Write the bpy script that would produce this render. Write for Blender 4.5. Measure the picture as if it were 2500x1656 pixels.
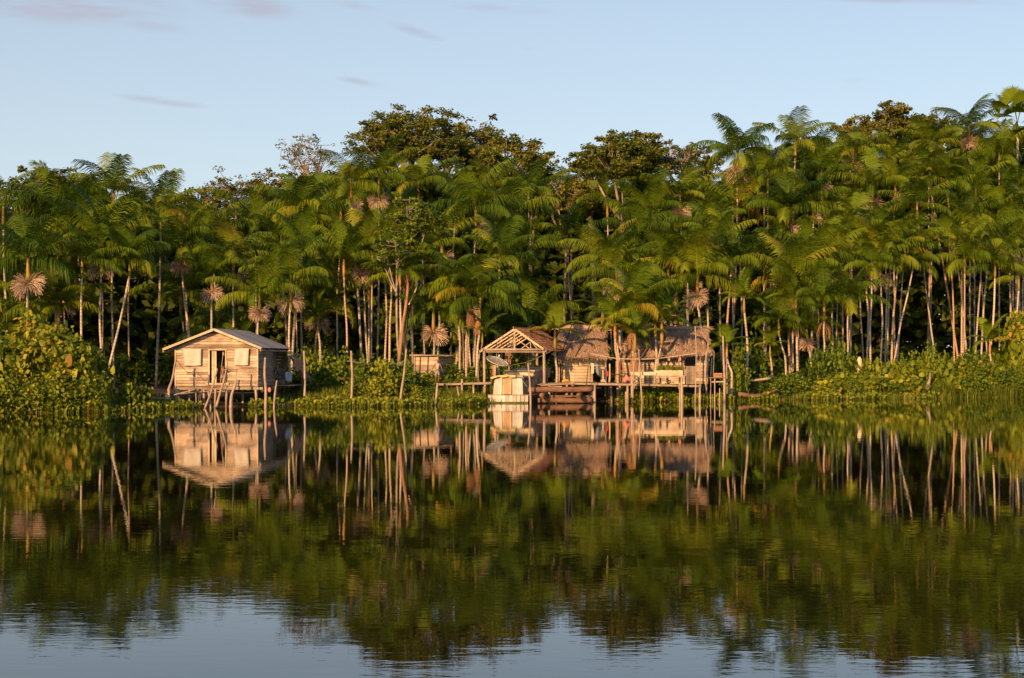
import bpy, bmesh, math, random
import numpy as np
from mathutils import Vector, Matrix
random.seed(7); rng = np.random.default_rng(7)
for o in list(bpy.data.objects): bpy.data.objects.remove(o)
R = math.radians
COL = bpy.context.scene.collection
SC = bpy.context.scene

# ------------------------------------------------------------------ camera, sky, sun
FS = 3472.0; CAMH = 2.5; HOR = 880.0          # focal length in photo pixels, eye height, horizon row
cam = bpy.data.cameras.new('camera'); cam.sensor_width = 36; cam.lens = FS / 2500 * 36
cam.shift_y = (HOR - 828) / 2500; cam.clip_end = 4000; cam.clip_start = 0.1
co = bpy.data.objects.new('camera', cam); COL.objects.link(co)
co.location = (0, 0, CAMH); co.rotation_euler = (R(90), 0, 0); SC.camera = co
SUN_EL, SUN_AZ = 18.0, 26.0                    # sun behind the camera, to its left
sd = Vector((-math.sin(R(SUN_AZ)) * math.cos(R(SUN_EL)), -math.cos(R(SUN_AZ)) * math.cos(R(SUN_EL)), math.sin(R(SUN_EL))))
sun = bpy.data.lights.new('sun', 'SUN'); sun.energy = 5.0; sun.angle = R(0.55); sun.color = (1.0, 0.57, 0.25)
so = bpy.data.objects.new('sun', sun); COL.objects.link(so); so.location = sd * 50
so.rotation_euler = (-sd).to_track_quat('-Z', 'Y').to_euler()
SC.view_settings.view_transform = 'Standard'; SC.view_settings.look = 'None'
SC.view_settings.exposure = 0.5; SC.view_settings.gamma = 1.0
SC.render.film_transparent = False
SC.cycles.max_bounces = 6; SC.cycles.diffuse_bounces = 1; SC.cycles.glossy_bounces = 3
SC.cycles.transmission_bounces = 3; SC.cycles.transparent_max_bounces = 6

def build_world():
    w = bpy.data.worlds.new('World'); SC.world = w; w.use_nodes = True
    nt = w.node_tree; N = nt.nodes; L = nt.links
    for n in list(N): N.remove(n)
    out = N.new('ShaderNodeOutputWorld'); bg = N.new('ShaderNodeBackground'); L.new(bg.outputs[0], out.inputs[0])
    sky = N.new('ShaderNodeTexSky'); sky.sky_type = 'NISHITA'; sky.sun_disc = False
    sky.sun_elevation = R(SUN_EL); sky.sun_rotation = R(180 + SUN_AZ)
    sky.altitude = 0; sky.air_density = 1.0; sky.dust_density = 0.6; sky.ozone_density = 1.6
    tc = N.new('ShaderNodeTexCoord'); sep = N.new('ShaderNodeSeparateXYZ'); L.new(tc.outputs['Generated'], sep.inputs[0])
    def math_(op, a, b=None, c=None, clamp=False):
        m = N.new('ShaderNodeMath'); m.operation = op; m.use_clamp = clamp
        for i, v in enumerate((a, b, c)):
            if v is None: continue
            if isinstance(v, (int, float)): m.inputs[i].default_value = v
            else: L.new(v, m.inputs[i])
        return m.outputs[0]
    yy = math_('MAXIMUM', sep.outputs[1], 0.05)
    u = math_('DIVIDE', sep.outputs[0], yy); v = math_('DIVIDE', sep.outputs[2], yy)
    cmb = N.new('ShaderNodeCombineXYZ'); L.new(u, cmb.inputs[0]); L.new(v, cmb.inputs[1])
    nz = N.new('ShaderNodeTexNoise'); nz.inputs['Scale'].default_value = 1.0; nz.inputs['Detail'].default_value = 5
    mp = N.new('ShaderNodeMapping'); mp.inputs['Scale'].default_value = (22, 110, 1); mp.inputs['Rotation'].default_value = (0, 0, R(8))
    L.new(cmb.outputs[0], mp.inputs[0]); L.new(mp.outputs[0], nz.inputs['Vector'])
    clouds = [(150,10,330,62,-4,1.0),(350,58,130,22,-8,.5),(600,12,150,36,-9,1.0),(1010,75,85,15,-17,.7),(880,201,75,11,-11,.6),
              (395,247,130,13,-7,.65),(860,12,70,14,-10,.5),(1230,22,150,15,-4,.5),(2150,-6,420,17,-2,.8),(2080,197,40,9,0,.25),(1290,120,20,7,0,.25)]
    tot = None
    for (px, py, rx, ry, a, op) in clouds:
        m = N.new('ShaderNodeMapping'); m.vector_type = 'TEXTURE'
        m.inputs['Location'].default_value = ((px-1250)/FS, (HOR-py)/FS, 0)
        m.inputs['Rotation'].default_value = (0, 0, R(a)); m.inputs['Scale'].default_value = (rx/FS, ry/FS, 1)
        L.new(cmb.outputs[0], m.inputs[0])
        ln = N.new('ShaderNodeVectorMath'); ln.operation = 'LENGTH'; L.new(m.outputs[0], ln.inputs[0])
        d = math_('SUBTRACT', 1.0, ln.outputs['Value'], clamp=True)
        k = math_('MULTIPLY', d, op * 1.7)
        tot = k if tot is None else math_('MAXIMUM', tot, k)
    nn = math_('MULTIPLY_ADD', nz.outputs[0], 3.0, -0.85, clamp=True)
    fac = math_('MULTIPLY', tot, nn); fac = math_('MULTIPLY', fac, 1.0, clamp=True)
    # a gentle milkiness of the air near the skyline
    hz = math_('MULTIPLY_ADD', sep.outputs[2], -1.3, 0.95, clamp=True); hz = math_('MULTIPLY', hz, 0.70)
    mh = N.new('ShaderNodeMix'); mh.data_type = 'RGBA'; L.new(hz, mh.inputs[0]); L.new(sky.outputs[0], mh.inputs[6])
    mh.inputs[7].default_value = (4.35, 4.65, 5.0, 1)
    mc = N.new('ShaderNodeMix'); mc.data_type = 'RGBA'; L.new(fac, mc.inputs[0]); L.new(mh.outputs[2], mc.inputs[6])
    mc.inputs[7].default_value = (3.2, 3.45, 4.25, 1)
    L.new(mc.outputs[2], bg.inputs[0]); bg.inputs[1].default_value = 0.108
build_world()

# ------------------------------------------------------------------ coordinates
def W(px, py, Y):
    """photo pixel (2500 wide) at distance Y -> world point"""
    return Vector(((px-1250)/FS*Y, Y, CAMH + (HOR-py)/FS*Y))
DK = 2500/2367.0
def Dp(x, y, Y): return W(x*DK, y*DK, Y)
# shoreline: (column in 2367-wide picture, distance)
SH = [(-3000,62),(-600,64),(0,67.2),(150,68),(260,69.5),(380,73),(520,76.5),(700,77.5),(850,77.5),(1000,78),(1110,81),(1175,86.0),(1290,88.0),(1400,86.2),(1560,85.5),
      (1700,86.5),(1800,89),(1950,90.5),(2150,93),(2367,96.5),(3000,103),(6000,112)]
_shx = np.array([(d-1183.5)/3287.0*y for d, y in SH]); _shy = np.array([y for d, y in SH])
def shore_x(x): return float(np.interp(x, _shx, _shy))
def shore_d(d): return float(np.interp(d, [a for a, b in SH], [b for a, b in SH]))
def ground_z(x, Y):
    t = Y - np.interp(x, _shx, _shy)
    n = 0.10*np.sin(x*0.9)*np.sin(Y*0.7+x*0.3) + 0.05*np.sin(x*2.3+Y)
    return np.interp(t, [-6,-1,0,1.0,3,8,20,60,400], [-1.6,-.5,-.12,.05,.28,.45,.75,1.0,1.6]) + n*np.clip(t/4,0,1)
def gz(x, Y): return float(ground_z(x, Y))

# ------------------------------------------------------------------ materials
def newmat(name):
    m = bpy.data.materials.new(name); m.use_nodes = True
    nt = m.node_tree; b = nt.nodes['Principled BSDF']; return m, nt, b
def node(nt, t, **k):
    n = nt.nodes.new(t)
    for a, v in k.items(): setattr(n, a, v)
    return n
def ramp(nt, fac, stops, interp='LINEAR'):
    r = node(nt, 'ShaderNodeValToRGB'); e = r.color_ramp.elements; r.color_ramp.interpolation = interp
    while len(e) > 1: e.remove(e[-1])
    e[0].position = stops[0][0]; e[0].color = (*stops[0][1], 1)
    for p, c in stops[1:]:
        q = e.new(p); q.color = (*c, 1)
    nt.links.new(fac, r.inputs[0]); return r.outputs[0]
def noise(nt, scale, vec=None, detail=4, rough=.55, stretch=None, coord='Object'):
    tc = node(nt, 'ShaderNodeTexCoord'); v = tc.outputs[coord]
    if stretch:
        mp = node(nt, 'ShaderNodeMapping'); mp.inputs['Scale'].default_value = stretch
        nt.links.new(v, mp.inputs[0]); v = mp.outputs[0]
    n = node(nt, 'ShaderNodeTexNoise'); n.inputs['Scale'].default_value = scale; n.inputs['Detail'].default_value = detail
    n.inputs['Roughness'].default_value = rough; nt.links.new(v, n.inputs['Vector']); return n.outputs[0]
def mul(nt, col, fac):
    m = node(nt, 'ShaderNodeVectorMath', operation='SCALE'); nt.links.new(col, m.inputs[0]); nt.links.new(fac, m.inputs['Scale']); return m.outputs[0]
def mth(nt, op, a, b=0.0, c=0.0, clamp=False):
    m = node(nt, 'ShaderNodeMath', operation=op, use_clamp=clamp)
    for i, v in enumerate((a, b, c)):
        if isinstance(v, (int, float)): m.inputs[i].default_value = v
        else: nt.links.new(v, m.inputs[i])
    return m.outputs[0]
def mixc(nt, fac, a, b):
    m = node(nt, 'ShaderNodeMix', data_type='RGBA')
    for i, v in ((0, fac), (6, a), (7, b)):
        if isinstance(v, tuple): m.inputs[i].default_value = (*v, 1)
        elif isinstance(v, (int, float)): m.inputs[i].default_value = v
        else: nt.links.new(v, m.inputs[i])
    return m.outputs[2]
def tint_attr(nt):
    a = node(nt, 'ShaderNodeAttribute', attribute_name='tint'); return a.outputs['Fac']
def bump(nt, b, h, strength=.5, dist=.02):
    n = node(nt, 'ShaderNodeBump'); n.inputs['Strength'].default_value = strength; n.inputs['Distance'].default_value = dist
    nt.links.new(h, n.inputs['Height']); nt.links.new(n.outputs[0], b.inputs['Normal'])

def wood(name, dark, light, stretch=(1.2,9,9), tintamp=.8, rough=.85):
    m, nt, b = newmat(name)
    g = noise(nt, 2.6, stretch=stretch, detail=6, rough=.65)
    c = ramp(nt, g, [(.3, dark), (.62, light)])
    blot = noise(nt, 1.3, detail=3); c = mixc(nt, mth(nt, 'MULTIPLY_ADD', blot, 2.2, -.95, True), c, tuple(x*.62 for x in dark))
    fine = noise(nt, 14, stretch=stretch, detail=3)
    t = tint_attr(nt); f = mth(nt, 'MULTIPLY_ADD', t, tintamp, 1-tintamp*.5)
    f = mth(nt, 'MULTIPLY', f, mth(nt, 'MULTIPLY_ADD', fine, .7, .65))
    nt.links.new(mul(nt, c, f), b.inputs['Base Color']); b.inputs['Roughness'].default_value = rough
    b.inputs['Specular IOR Level'].default_value = .2
    bump(nt, b, g, .6, .012); return m
def plain(name, col, rough=.7, var=.35, scale=3, metal=0, stretch=None):
    m, nt, b = newmat(name)
    g = noise(nt, scale, detail=5, stretch=stretch)
    t = tint_attr(nt)
    f = mth(nt, 'MULTIPLY_ADD', g, var*2, 1-var); f = mth(nt, 'MULTIPLY', f, mth(nt, 'MULTIPLY_ADD', t, .5, .75))
    rgb = node(nt, 'ShaderNodeRGB'); rgb.outputs[0].default_value = (*col, 1)
    nt.links.new(mul(nt, rgb.outputs[0], f), b.inputs['Base Color'])
    b.inputs['Roughness'].default_value = rough; b.inputs['Metallic'].default_value = metal
    b.inputs['Specular IOR Level'].default_value = .25
    bump(nt, b, g, .3, .01); return m
def leaf(name, stops, rough=.55, transl=.22, objvar=.25, spec=.25):
    m, nt, b = newmat(name)
    t = tint_attr(nt)
    oi = node(nt, 'ShaderNodeObjectInfo')
    g = noise(nt, 1.1, detail=2)
    tt = mth(nt, 'ADD', t, mth(nt, 'MULTIPLY_ADD', oi.outputs['Random'], objvar, -objvar*.5))
    tt = mth(nt, 'ADD', tt, mth(nt, 'MULTIPLY_ADD', g, .24, -.12), clamp=True)
    c = ramp(nt, tt, stops)
    nt.links.new(c, b.inputs['Base Color']); b.inputs['Roughness'].default_value = rough; b.inputs['Specular IOR Level'].default_value = spec
    tr = node(nt, 'ShaderNodeBsdfTranslucent'); nt.links.new(c, tr.inputs[0])
    mx = node(nt, 'ShaderNodeMixShader'); mx.inputs[0].default_value = transl
    nt.links.new(b.outputs[0], mx.inputs[1]); nt.links.new(tr.outputs[0], mx.inputs[2])
    nt.links.new(mx.outputs[0], nt.nodes['Material Output'].inputs[0]); return m

M = {}
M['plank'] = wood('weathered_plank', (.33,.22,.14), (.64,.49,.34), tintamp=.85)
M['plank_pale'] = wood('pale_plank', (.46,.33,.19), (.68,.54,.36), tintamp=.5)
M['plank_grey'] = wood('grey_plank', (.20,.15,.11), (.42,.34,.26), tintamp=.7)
M['pole'] = wood('pole_wood', (.26,.19,.13), (.48,.37,.27), stretch=(7,7,1.0), tintamp=.5)
M['pole_h'] = wood('rail_wood', (.26,.19,.13), (.46,.36,.26), stretch=(1,7,7), tintamp=.5)
M['log'] = wood('log_wood', (.12,.06,.035), (.26,.15,.09), stretch=(1,7,7), tintamp=.4)
M['red_wood'] = wood('reddish_shingle', (.26,.12,.07), (.46,.24,.14), stretch=(6,6,6), tintamp=.8)
M['white_paint'] = wood('flaking_paint', (.42,.38,.32), (.72,.66,.56), stretch=(8,8,1.2), tintamp=.4)
M['orange_door'] = wood('boat_door', (.40,.24,.13), (.56,.38,.22), stretch=(8,8,1.2), tintamp=.3)
M['metal'] = plain('roof_metal', (.20,.21,.235), rough=.55, var=.3, scale=2, stretch=(6,.6,1))
M['boat_roof'] = plain('boat_roof_sheet', (.16,.165,.18), rough=.5, var=.35, scale=2)
M['cloth_white'] = plain('white_cloth', (.56,.49,.39), rough=.9, var=.28, scale=3.5)
M['cloth_dark'] = plain('dark_cloth', (.09,.10,.12), rough=.9)
M['cloth_grey'] = plain('grey_cloth', (.24,.25,.27), rough=.9)
M['cloth_red'] = plain('red_cloth', (.50,.04,.03), rough=.85)
M['cloth_pink'] = plain('pink_cloth', (.62,.22,.20), rough=.85)
M['cloth_brown'] = plain('brown_cloth', (.38,.19,.12), rough=.9)
M['cloth_blue'] = plain('pale_blue_cloth', (.36,.40,.42), rough=.9)
M['tarp'] = plain('yellow_tarp', (.58,.43,.17), rough=.7, var=.2)
M['orange'] = plain('orange_plastic', (.75,.30,.03), rough=.5, var=.15)
M['rubber'] = plain('rubber', (.03,.03,.03), rough=.7)
M['rope'] = plain('rope', (.30,.24,.17), rough=.9)
M['rope_dark'] = plain('dark_rope', (.06,.05,.04), rough=.9)
M['algae'] = plain('algae_stain', (.10,.12,.035), rough=.8, var=.4, scale=6)
M['mud'] = plain('mud', (.055,.038,.022), rough=.9, var=.5, scale=.8)
M['skin'] = plain('skin', (.34,.15,.085), rough=.6, var=.08)
M['hair'] = plain('hair', (.012,.010,.009), rough=.6)
M['steel'] = plain('dish_mesh', (.40,.39,.34), rough=.5, var=.1)
def see_through(m, f):
    nt = m.node_tree; b = nt.nodes['Principled BSDF']; t = node(nt, 'ShaderNodeBsdfTransparent'); x = node(nt, 'ShaderNodeMixShader'); x.inputs[0].default_value = f
    nt.links.new(b.outputs[0], x.inputs[1]); nt.links.new(t.outputs[0], x.inputs[2]); nt.links.new(x.outputs[0], nt.nodes['Material Output'].inputs[0])
M['mesh'] = plain('fine_wire_mesh', (.34,.33,.27), rough=.6, var=.15); see_through(M['mesh'], .42)
M['thatch'] = leaf('thatch', [(0,(.15,.095,.06)),(.5,(.33,.22,.15)),(1,(.54,.39,.27))], rough=.9, transl=.05, objvar=.1, spec=.1)
M['deadleaf'] = leaf('dead_frond', [(0,(.16,.07,.03)),(.5,(.33,.16,.07)),(1,(.5,.28,.12))], rough=.8, transl=.15)
M['palm'] = leaf('palm_leaf', [(0,(.018,.050,.005)),(.4,(.088,.148,.008)),(.75,(.185,.232,.013)),(.93,(.25,.24,.02)),(1,(.48,.22,.03))], rough=.5, transl=.14, spec=.14, objvar=.38)
M['tree_leaf'] = leaf('tree_leaf', [(0,(.030,.050,.006)),(.5,(.085,.115,.010)),(1,(.20,.19,.02))], transl=.2)
M['tree_olive'] = leaf('olive_leaf', [(0,(.045,.055,.008)),(.5,(.125,.130,.014)),(1,(.25,.22,.03))], transl=.25)
M['tree_pale'] = leaf('pale_leaf', [(0,(.06,.075,.035)),(.5,(.14,.15,.07)),(1,(.24,.23,.12))], transl=.2)
M['bush_bright'] = leaf('bright_leaf', [(0,(.035,.07,.005)),(.5,(.165,.215,.011)),(.9,(.40,.38,.028)),(1,(.5,.28,.04))], transl=.28, objvar=.2)
M['bush_green'] = leaf('green_leaf', [(0,(.025,.060,.005)),(.5,(.105,.165,.011)),(1,(.23,.27,.02))], transl=.25, objvar=.3)
M['grass'] = leaf('grass_blade', [(0,(.045,.07,.006)),(.5,(.15,.195,.014)),(.9,(.24,.24,.03)),(1,(.40,.25,.09))], transl=.25)
M['tassel'] = leaf('seed_stalk', [(0,(.46,.30,.20)),(.5,(.68,.49,.35)),(1,(.80,.62,.46))], rough=.8, transl=.1, objvar=.5, spec=.1)
M['shaft'] = leaf('crownshaft', [(0,(.16,.17,.03)),(.5,(.34,.22,.05)),(1,(.46,.22,.07))], transl=0, objvar=.8)
M['bark'] = wood('limb_bark', (.20,.15,.10), (.42,.34,.26), stretch=(6,6,1.2), tintamp=.5)

def trunk_material():
    m, nt, b = newmat('palm_trunk')
    tc = node(nt, 'ShaderNodeTexCoord'); wv = node(nt, 'ShaderNodeTexWave', wave_type='BANDS', bands_direction='Z')
    wv.inputs['Scale'].default_value = 1.6; wv.inputs['Distortion'].default_value = 2.5; wv.inputs['Detail'].default_value = 2; wv.inputs['Detail Scale'].default_value = 2
    nt.links.new(tc.outputs['Object'], wv.inputs[0])
    g = noise(nt, 1.5, stretch=(3,3,.8), detail=5)
    oi = node(nt, 'ShaderNodeObjectInfo')
    c = ramp(nt, g, [(.28,(.30,.25,.18)),(.5,(.55,.47,.36)),(.7,(.66,.58,.46))])
    c2 = mixc(nt, mth(nt, 'MULTIPLY_ADD', oi.outputs['Random'], 1.6, -.8, True), c, (.34,.20,.12))
    f = mth(nt, 'MULTIPLY_ADD', ramp(nt, wv.outputs[0], [(0,(0,0,0)),(.22,(1,1,1))]), .38, .62)
    f = mth(nt, 'MULTIPLY', f, mth(nt, 'MULTIPLY_ADD', oi.outputs['Random'], .5, .72))
    nt.links.new(mul(nt, c2, f), b.inputs['Base Color']); b.inputs['Roughness'].default_value = .85
    b.inputs['Specular IOR Level'].default_value = .2
    return m
M['trunk'] = trunk_material()

def water_material():
    m, nt, b = newmat('river_water')
    b.inputs['Base Color'].default_value = (.010,.0075,.003,1); b.inputs['Roughness'].default_value = .012
    b.inputs['IOR'].default_value = 1.6; b.inputs['Specular IOR Level'].default_value = .5
    geo = node(nt, 'ShaderNodeNewGeometry'); sep = node(nt, 'ShaderNodeSeparateXYZ'); nt.links.new(geo.outputs['Position'], sep.inputs[0])
    calm = mth(nt, 'MULTIPLY_ADD', sep.outputs[1], -1/32.0, 1.25, True)        # sheltered, glassier water under the far bank
    calm = mth(nt, 'MULTIPLY_ADD', mth(nt, 'POWER', calm, 1.3), .50, .52)
    def nz(scale, st, detail, rough=.5, dist=0):
        mp = node(nt, 'ShaderNodeMapping'); mp.inputs['Scale'].default_value = st; mp.inputs['Rotation'].default_value = (0,0,R(8))
        nt.links.new(geo.outputs['Position'], mp.inputs[0])
        n = node(nt, 'ShaderNodeTexNoise'); n.inputs['Scale'].default_value = scale; n.inputs['Detail'].default_value = detail
        n.inputs['Roughness'].default_value = rough; n.inputs['Distortion'].default_value = dist
        nt.links.new(mp.outputs[0], n.inputs['Vector']); return n.outputs[0]
    patch = ramp(nt, nz(.11, (1,1.6,1), 2), [(.36,(.25,.25,.25)),(.62,(1,1,1))])
    small = nz(4.2, (.7,1.9,1), 2, .5, .3); mid = nz(.9, (.6,1.7,1), 2, .5, .3)
    h = mth(nt, 'ADD', mth(nt, 'MULTIPLY', mth(nt, 'MULTIPLY', small, patch), .0012), mth(nt, 'MULTIPLY', mid, .0017))
    near = mth(nt, 'MULTIPLY_ADD', sep.outputs[1], -1/9.0, 2.4, True)
    h = mth(nt, 'MULTIPLY', h, calm)
    h = mth(nt, 'ADD', h, mth(nt, 'MULTIPLY', mth(nt, 'MULTIPLY', nz(6.5, (.6,1.9,1), 2, .5, .2), patch), mth(nt, 'MULTIPLY', near, .0007)))
    bn = node(nt, 'ShaderNodeBump'); bn.inputs['Strength'].default_value = 1; bn.inputs['Distance'].default_value = 1
    nt.links.new(h, bn.inputs['Height']); nt.links.new(bn.outputs[0], b.inputs['Normal'])
    return m
M['water'] = water_material()
def ground_material():
    m, nt, b = newmat('forest_floor')
    g = noise(nt, .6, detail=6); c = ramp(nt, g, [(.35,(.035,.025,.015)),(.55,(.06,.045,.025)),(.7,(.05,.065,.02))])
    nt.links.new(c, b.inputs['Base Color']); b.inputs['Roughness'].default_value = .95; bump(nt, b, noise(nt, 5, detail=4), .8, .05); return m
M['ground'] = ground_material()

# ------------------------------------------------------------------ mesh helpers
def put(name, V, F, mat, parent=None, tint=None, loc=None, smooth=False, link=True):
    """V in world coordinates; origin goes to parent's location (child) or loc"""
    V = np.asarray(V, dtype=np.float32).reshape(-1, 3)
    me = bpy.data.meshes.new(name)
    if isinstance(F, np.ndarray):
        n = len(F); k = F.shape[1]
        me.vertices.add(len(V)); me.loops.add(n*k); me.polygons.add(n)
        org = np.array(parent.location if parent is not None and loc is None else (loc if loc is not None else (0,0,0)), dtype=np.float32)
        me.vertices.foreach_set('co', (V-org).ravel())
        me.loops.foreach_set('vertex_index', F.astype(np.int32).ravel())
        me.polygons.foreach_set('loop_start', np.arange(0, n*k, k, dtype=np.int32))
        me.polygons.foreach_set('loop_total', np.full(n, k, dtype=np.int32))
        me.update(calc_edges=True)
    else:
        org = np.array(parent.location if parent is not None and loc is None else (loc if loc is not None else (0,0,0)), dtype=np.float32)
        me.from_pydata((V-org).tolist(), [], F)
    if tint is None: tint = np.full(len(V), .5)
    a = me.attributes.new('tint', 'FLOAT', 'POINT'); a.data.foreach_set('value', np.asarray(tint, dtype=np.float32))
    me.materials.append(mat)
    if smooth: me.polygons.foreach_set('use_smooth', np.ones(len(me.polygons), dtype=bool))
    if not link: return me
    o = bpy.data.objects.new(name, me); COL.objects.link(o)
    if parent is not None: o.parent = parent
    elif loc is not None: o.location = loc
    return o
def tag(o, label=None, cat=None, group=None, kind=None):
    if label: o['label'] = label
    if cat: o['category'] = cat
    if group: o['group'] = group
    if kind: o['kind'] = kind
    return o
def empty(name, loc, label=None, cat=None, group=None):
    o = bpy.data.objects.new(name, None); COL.objects.link(o); o.location = loc; o.empty_display_size = .3
    return tag(o, label, cat, group)

class MB:
    def __init__(s): s.v = []; s.f = []; s.t = []
    def add(s, vs, fs, t=None):
        b = len(s.v); t = random.random() if t is None else t
        s.v += [tuple(x) for x in vs]; s.t += [t]*len(vs); s.f += [tuple(i+b for i in f) for f in fs]
    def obox(s, c, ax, ay, az, t=None):
        """oriented box: centre and three half-extent vectors"""
        c = Vector(c); ax = Vector(ax); ay = Vector(ay); az = Vector(az)
        vs = [c+ax*i+ay*j+az*k for k in (-1,1) for j in (-1,1) for i in (-1,1)]
        s.add(vs, [(0,2,3,1),(4,5,7,6),(0,1,5,4),(2,6,7,3),(0,4,6,2),(1,3,7,5)], t)
    def bar(s, p0, p1, w, h, up=(0,0,1), t=None):
        p0 = Vector(p0); p1 = Vector(p1); d = p1-p0; L = d.length; d.normalize()
        u = Vector(up); side = d.cross(u)
        if side.length < 1e-4: side = d.cross(Vector((0,1,0)))
        side.normalize(); u = side.cross(d)
        s.obox((p0+p1)/2, d*L/2, side*w/2, u*h/2, t)
    def tube(s, pts, rad, n=8, t=None, cap=True, wob=0):
        pts = [Vector(p) for p in pts]
        if isinstance(rad, (int, float)): rad = [rad]*len(pts)
        vs = []; prev = None
        for i, p in enumerate(pts):
            d = (pts[min(i+1, len(pts)-1)] - pts[max(i-1, 0)]).normalized()
            ref = Vector((0,1,0)) if abs(d.y) < .9 else Vector((1,0,0))
            a = d.cross(ref).normalized() if prev is None else (prev - d*prev.dot(d)).normalized()
            prev = a; b = d.cross(a)
            for k in range(n):
                an = 2*math.pi*k/n; r = rad[i]*(1+random.uniform(-wob, wob))
                vs.append(p + a*math.cos(an)*r + b*math.sin(an)*r)
        fs = []
        for i in range(len(pts)-1):
            for k in range(n):
                fs.append((i*n+k, i*n+(k+1)%n, (i+1)*n+(k+1)%n, (i+1)*n+k))
        if cap: fs.append(tuple(range(n))[::-1]); fs.append(tuple((len(pts)-1)*n+k for k in range(n)))
        s.add(vs, fs, t)
    def build(s, name, mat, parent=None, loc=None, smooth=False):
        return put(name, s.v, s.f, M[mat] if isinstance(mat, str) else mat, parent, s.t, loc, smooth)

def smoothpath(pts, n=4):
    """Catmull-Rom through points"""
    P = [Vector(p) for p in pts]; P = [P[0]*2-P[1]] + P + [P[-1]*2-P[-2]]; out = []
    for i in range(1, len(P)-2):
        for k in range(n):
            t = k/n; a, b, c, d = P[i-1], P[i], P[i+1], P[i+2]
            out.append(.5*((2*b)+(c-a)*t+(2*a-5*b+4*c-d)*t*t+(-a+3*b-3*c+d)*t**3))
    out.append(P[-2]); return out

# ------------------------------------------------------------------ setting
def build_setting():
    V = [(-900,-300,0),(900,-300,0),(900,160,0),(-900,160,0)]
    tag(put('water', V, [(0,1,2,3)], M['water']), kind='structure')
    xs = np.concatenate([[-900,-400,-200,-120], np.arange(-70,71,.8), [120,200,400,900]])
    ts = np.array([-6,-3,-1.5,-.6,0,.5,1,1.7,2.5,3.5,5,7,9,12,15,18,22,27,33,40,60,120,300,700,1600])
    V = []; nx, ny = len(xs), len(ts)
    for t in ts:
        for x in xs:
            y = shore_x(x)+t+ (0.5*math.sin(x*.55)+.25*math.sin(x*1.7))*(1 if t < 10 else 0)
            V.append((x, y, gz(x, shore_x(x)+t)))
    F = np.array([(j*nx+i, j*nx+i+1, (j+1)*nx+i+1, (j+1)*nx+i) for j in range(ny-1) for i in range(nx-1)])
    tag(put('ground', V, F, M['ground'], smooth=True), kind='structure')
build_setting()

# ------------------------------------------------------------------ leaves
def leaf_arrays(P, size, up_bias=.35, aspect=.55, shape='diamond', droop=.2):
    """folded leaves scattered at P (n,3) -> V,F ; normals random, biased upward"""
    n = len(P); size = np.broadcast_to(size, (n,))
    d = rng.normal(size=(n,3)); d[:,2] = d[:,2]*.6 - droop; d /= np.linalg.norm(d, axis=1)[:,None]
    nn = rng.normal(size=(n,3)); nn[:,2] += up_bias*2; s = np.cross(d, nn); s /= np.linalg.norm(s, axis=1)[:,None]+1e-9
    up = np.cross(s, d)
    L = size[:,None]; w = L*aspect*.5
    if shape == 'diamond':
        v = np.stack([P, P+d*L*.5-s*w+up*L*.06, P+d*L, P+d*L*.5+s*w+up*L*.06], 1)
        F = np.array([[0,1,2],[0,2,3]]); k = 4
    else:
        v = np.stack([P, P+d*L*.18-s*w+up*L*.05, P+d*L*.6-s*w*.9+up*L*.05, P+d*L-up*L*.1, P+d*L*.6+s*w*.9+up*L*.05, P+d*L*.18+s*w+up*L*.05], 1)
        F = np.array([[0,1,2],[0,2,3],[0,3,4],[0,4,5]]); k = 6
    V = v.reshape(-1,3); FF = (F[None]+ (np.arange(n)*k)[:,None,None]).reshape(-1,3)
    return V, FF, k

# ------------------------------------------------------------------ palm prototypes
def frond(V, F, T, base, az, el, L, droop, pl, tint, npair=46, hang=.75, twist=0.):
    """one pinnate frond; rachis starts at base, azimuth az, elevation el and arches down"""
    seg = 12; pts = [np.array(base, float)]; e = el; h = np.array([math.cos(az), math.sin(az), 0.])
    dirs = []
    for i in range(seg):
        t = i/seg
        d = h*math.cos(e) + np.array([0,0,math.sin(e)]); dirs.append(d)
        pts.append(pts[-1] + d*L/seg); e -= droop/seg*(0.5+1.2*t)
    dirs.append(dirs[-1]); pts = np.array(pts); dirs = np.array(dirs)
    side = np.array([-math.sin(az), math.cos(az), 0.])
    # rachis
    for i in range(seg):
        w = .022*(1-i/seg)+.006; b = len(V)
        V += [pts[i]-side*w, pts[i]+side*w, pts[i+1]+side*w*.9, pts[i+1]-side*w*.9]; T += [min(1, tint+.15)]*4
        F += [(b,b+1,b+2),(b,b+2,b+3)]
    for j in range(npair):
        t = .14 + .86*(j+random.random()*.5)/npair
        x = t*seg; i = min(int(x), seg-1); fr = x-i
        p = pts[i]*(1-fr)+pts[i+1]*fr; d = dirs[i]
        upn = np.cross(side, d); upn = -upn if upn[2] < 0 else upn
        ll = pl*(math.sin(math.pi*(t*.74+.16))**.5)*random.uniform(.82,1.12)
        ang = R(76-34*t)
        for sgn in (-1, 1):
            o = d*math.cos(ang)+side*sgn*math.sin(ang)
            hg = hang*random.uniform(.75,1.2)
            m1 = o*(1-.25*hg)+upn*.12+np.array([0,0,-.30*hg]); m1 /= np.linalg.norm(m1)
            m2 = o*(1-.75*hg)+np.array([0,0,-.95*hg]); m2 /= np.linalg.norm(m2)+1e-9
            a = p + m1*ll*.45; c = a + m2*ll*.55; wv = d*.029
            b = len(V); V += [p-wv*.6, p+wv*.6, a+wv, a-wv, c]
            tt = tint+random.uniform(-.13,.13); T += [tt]*5
            F += [(b,b+1,b+2),(b,b+2,b+3),(b+3,b+2,b+4)]
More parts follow.
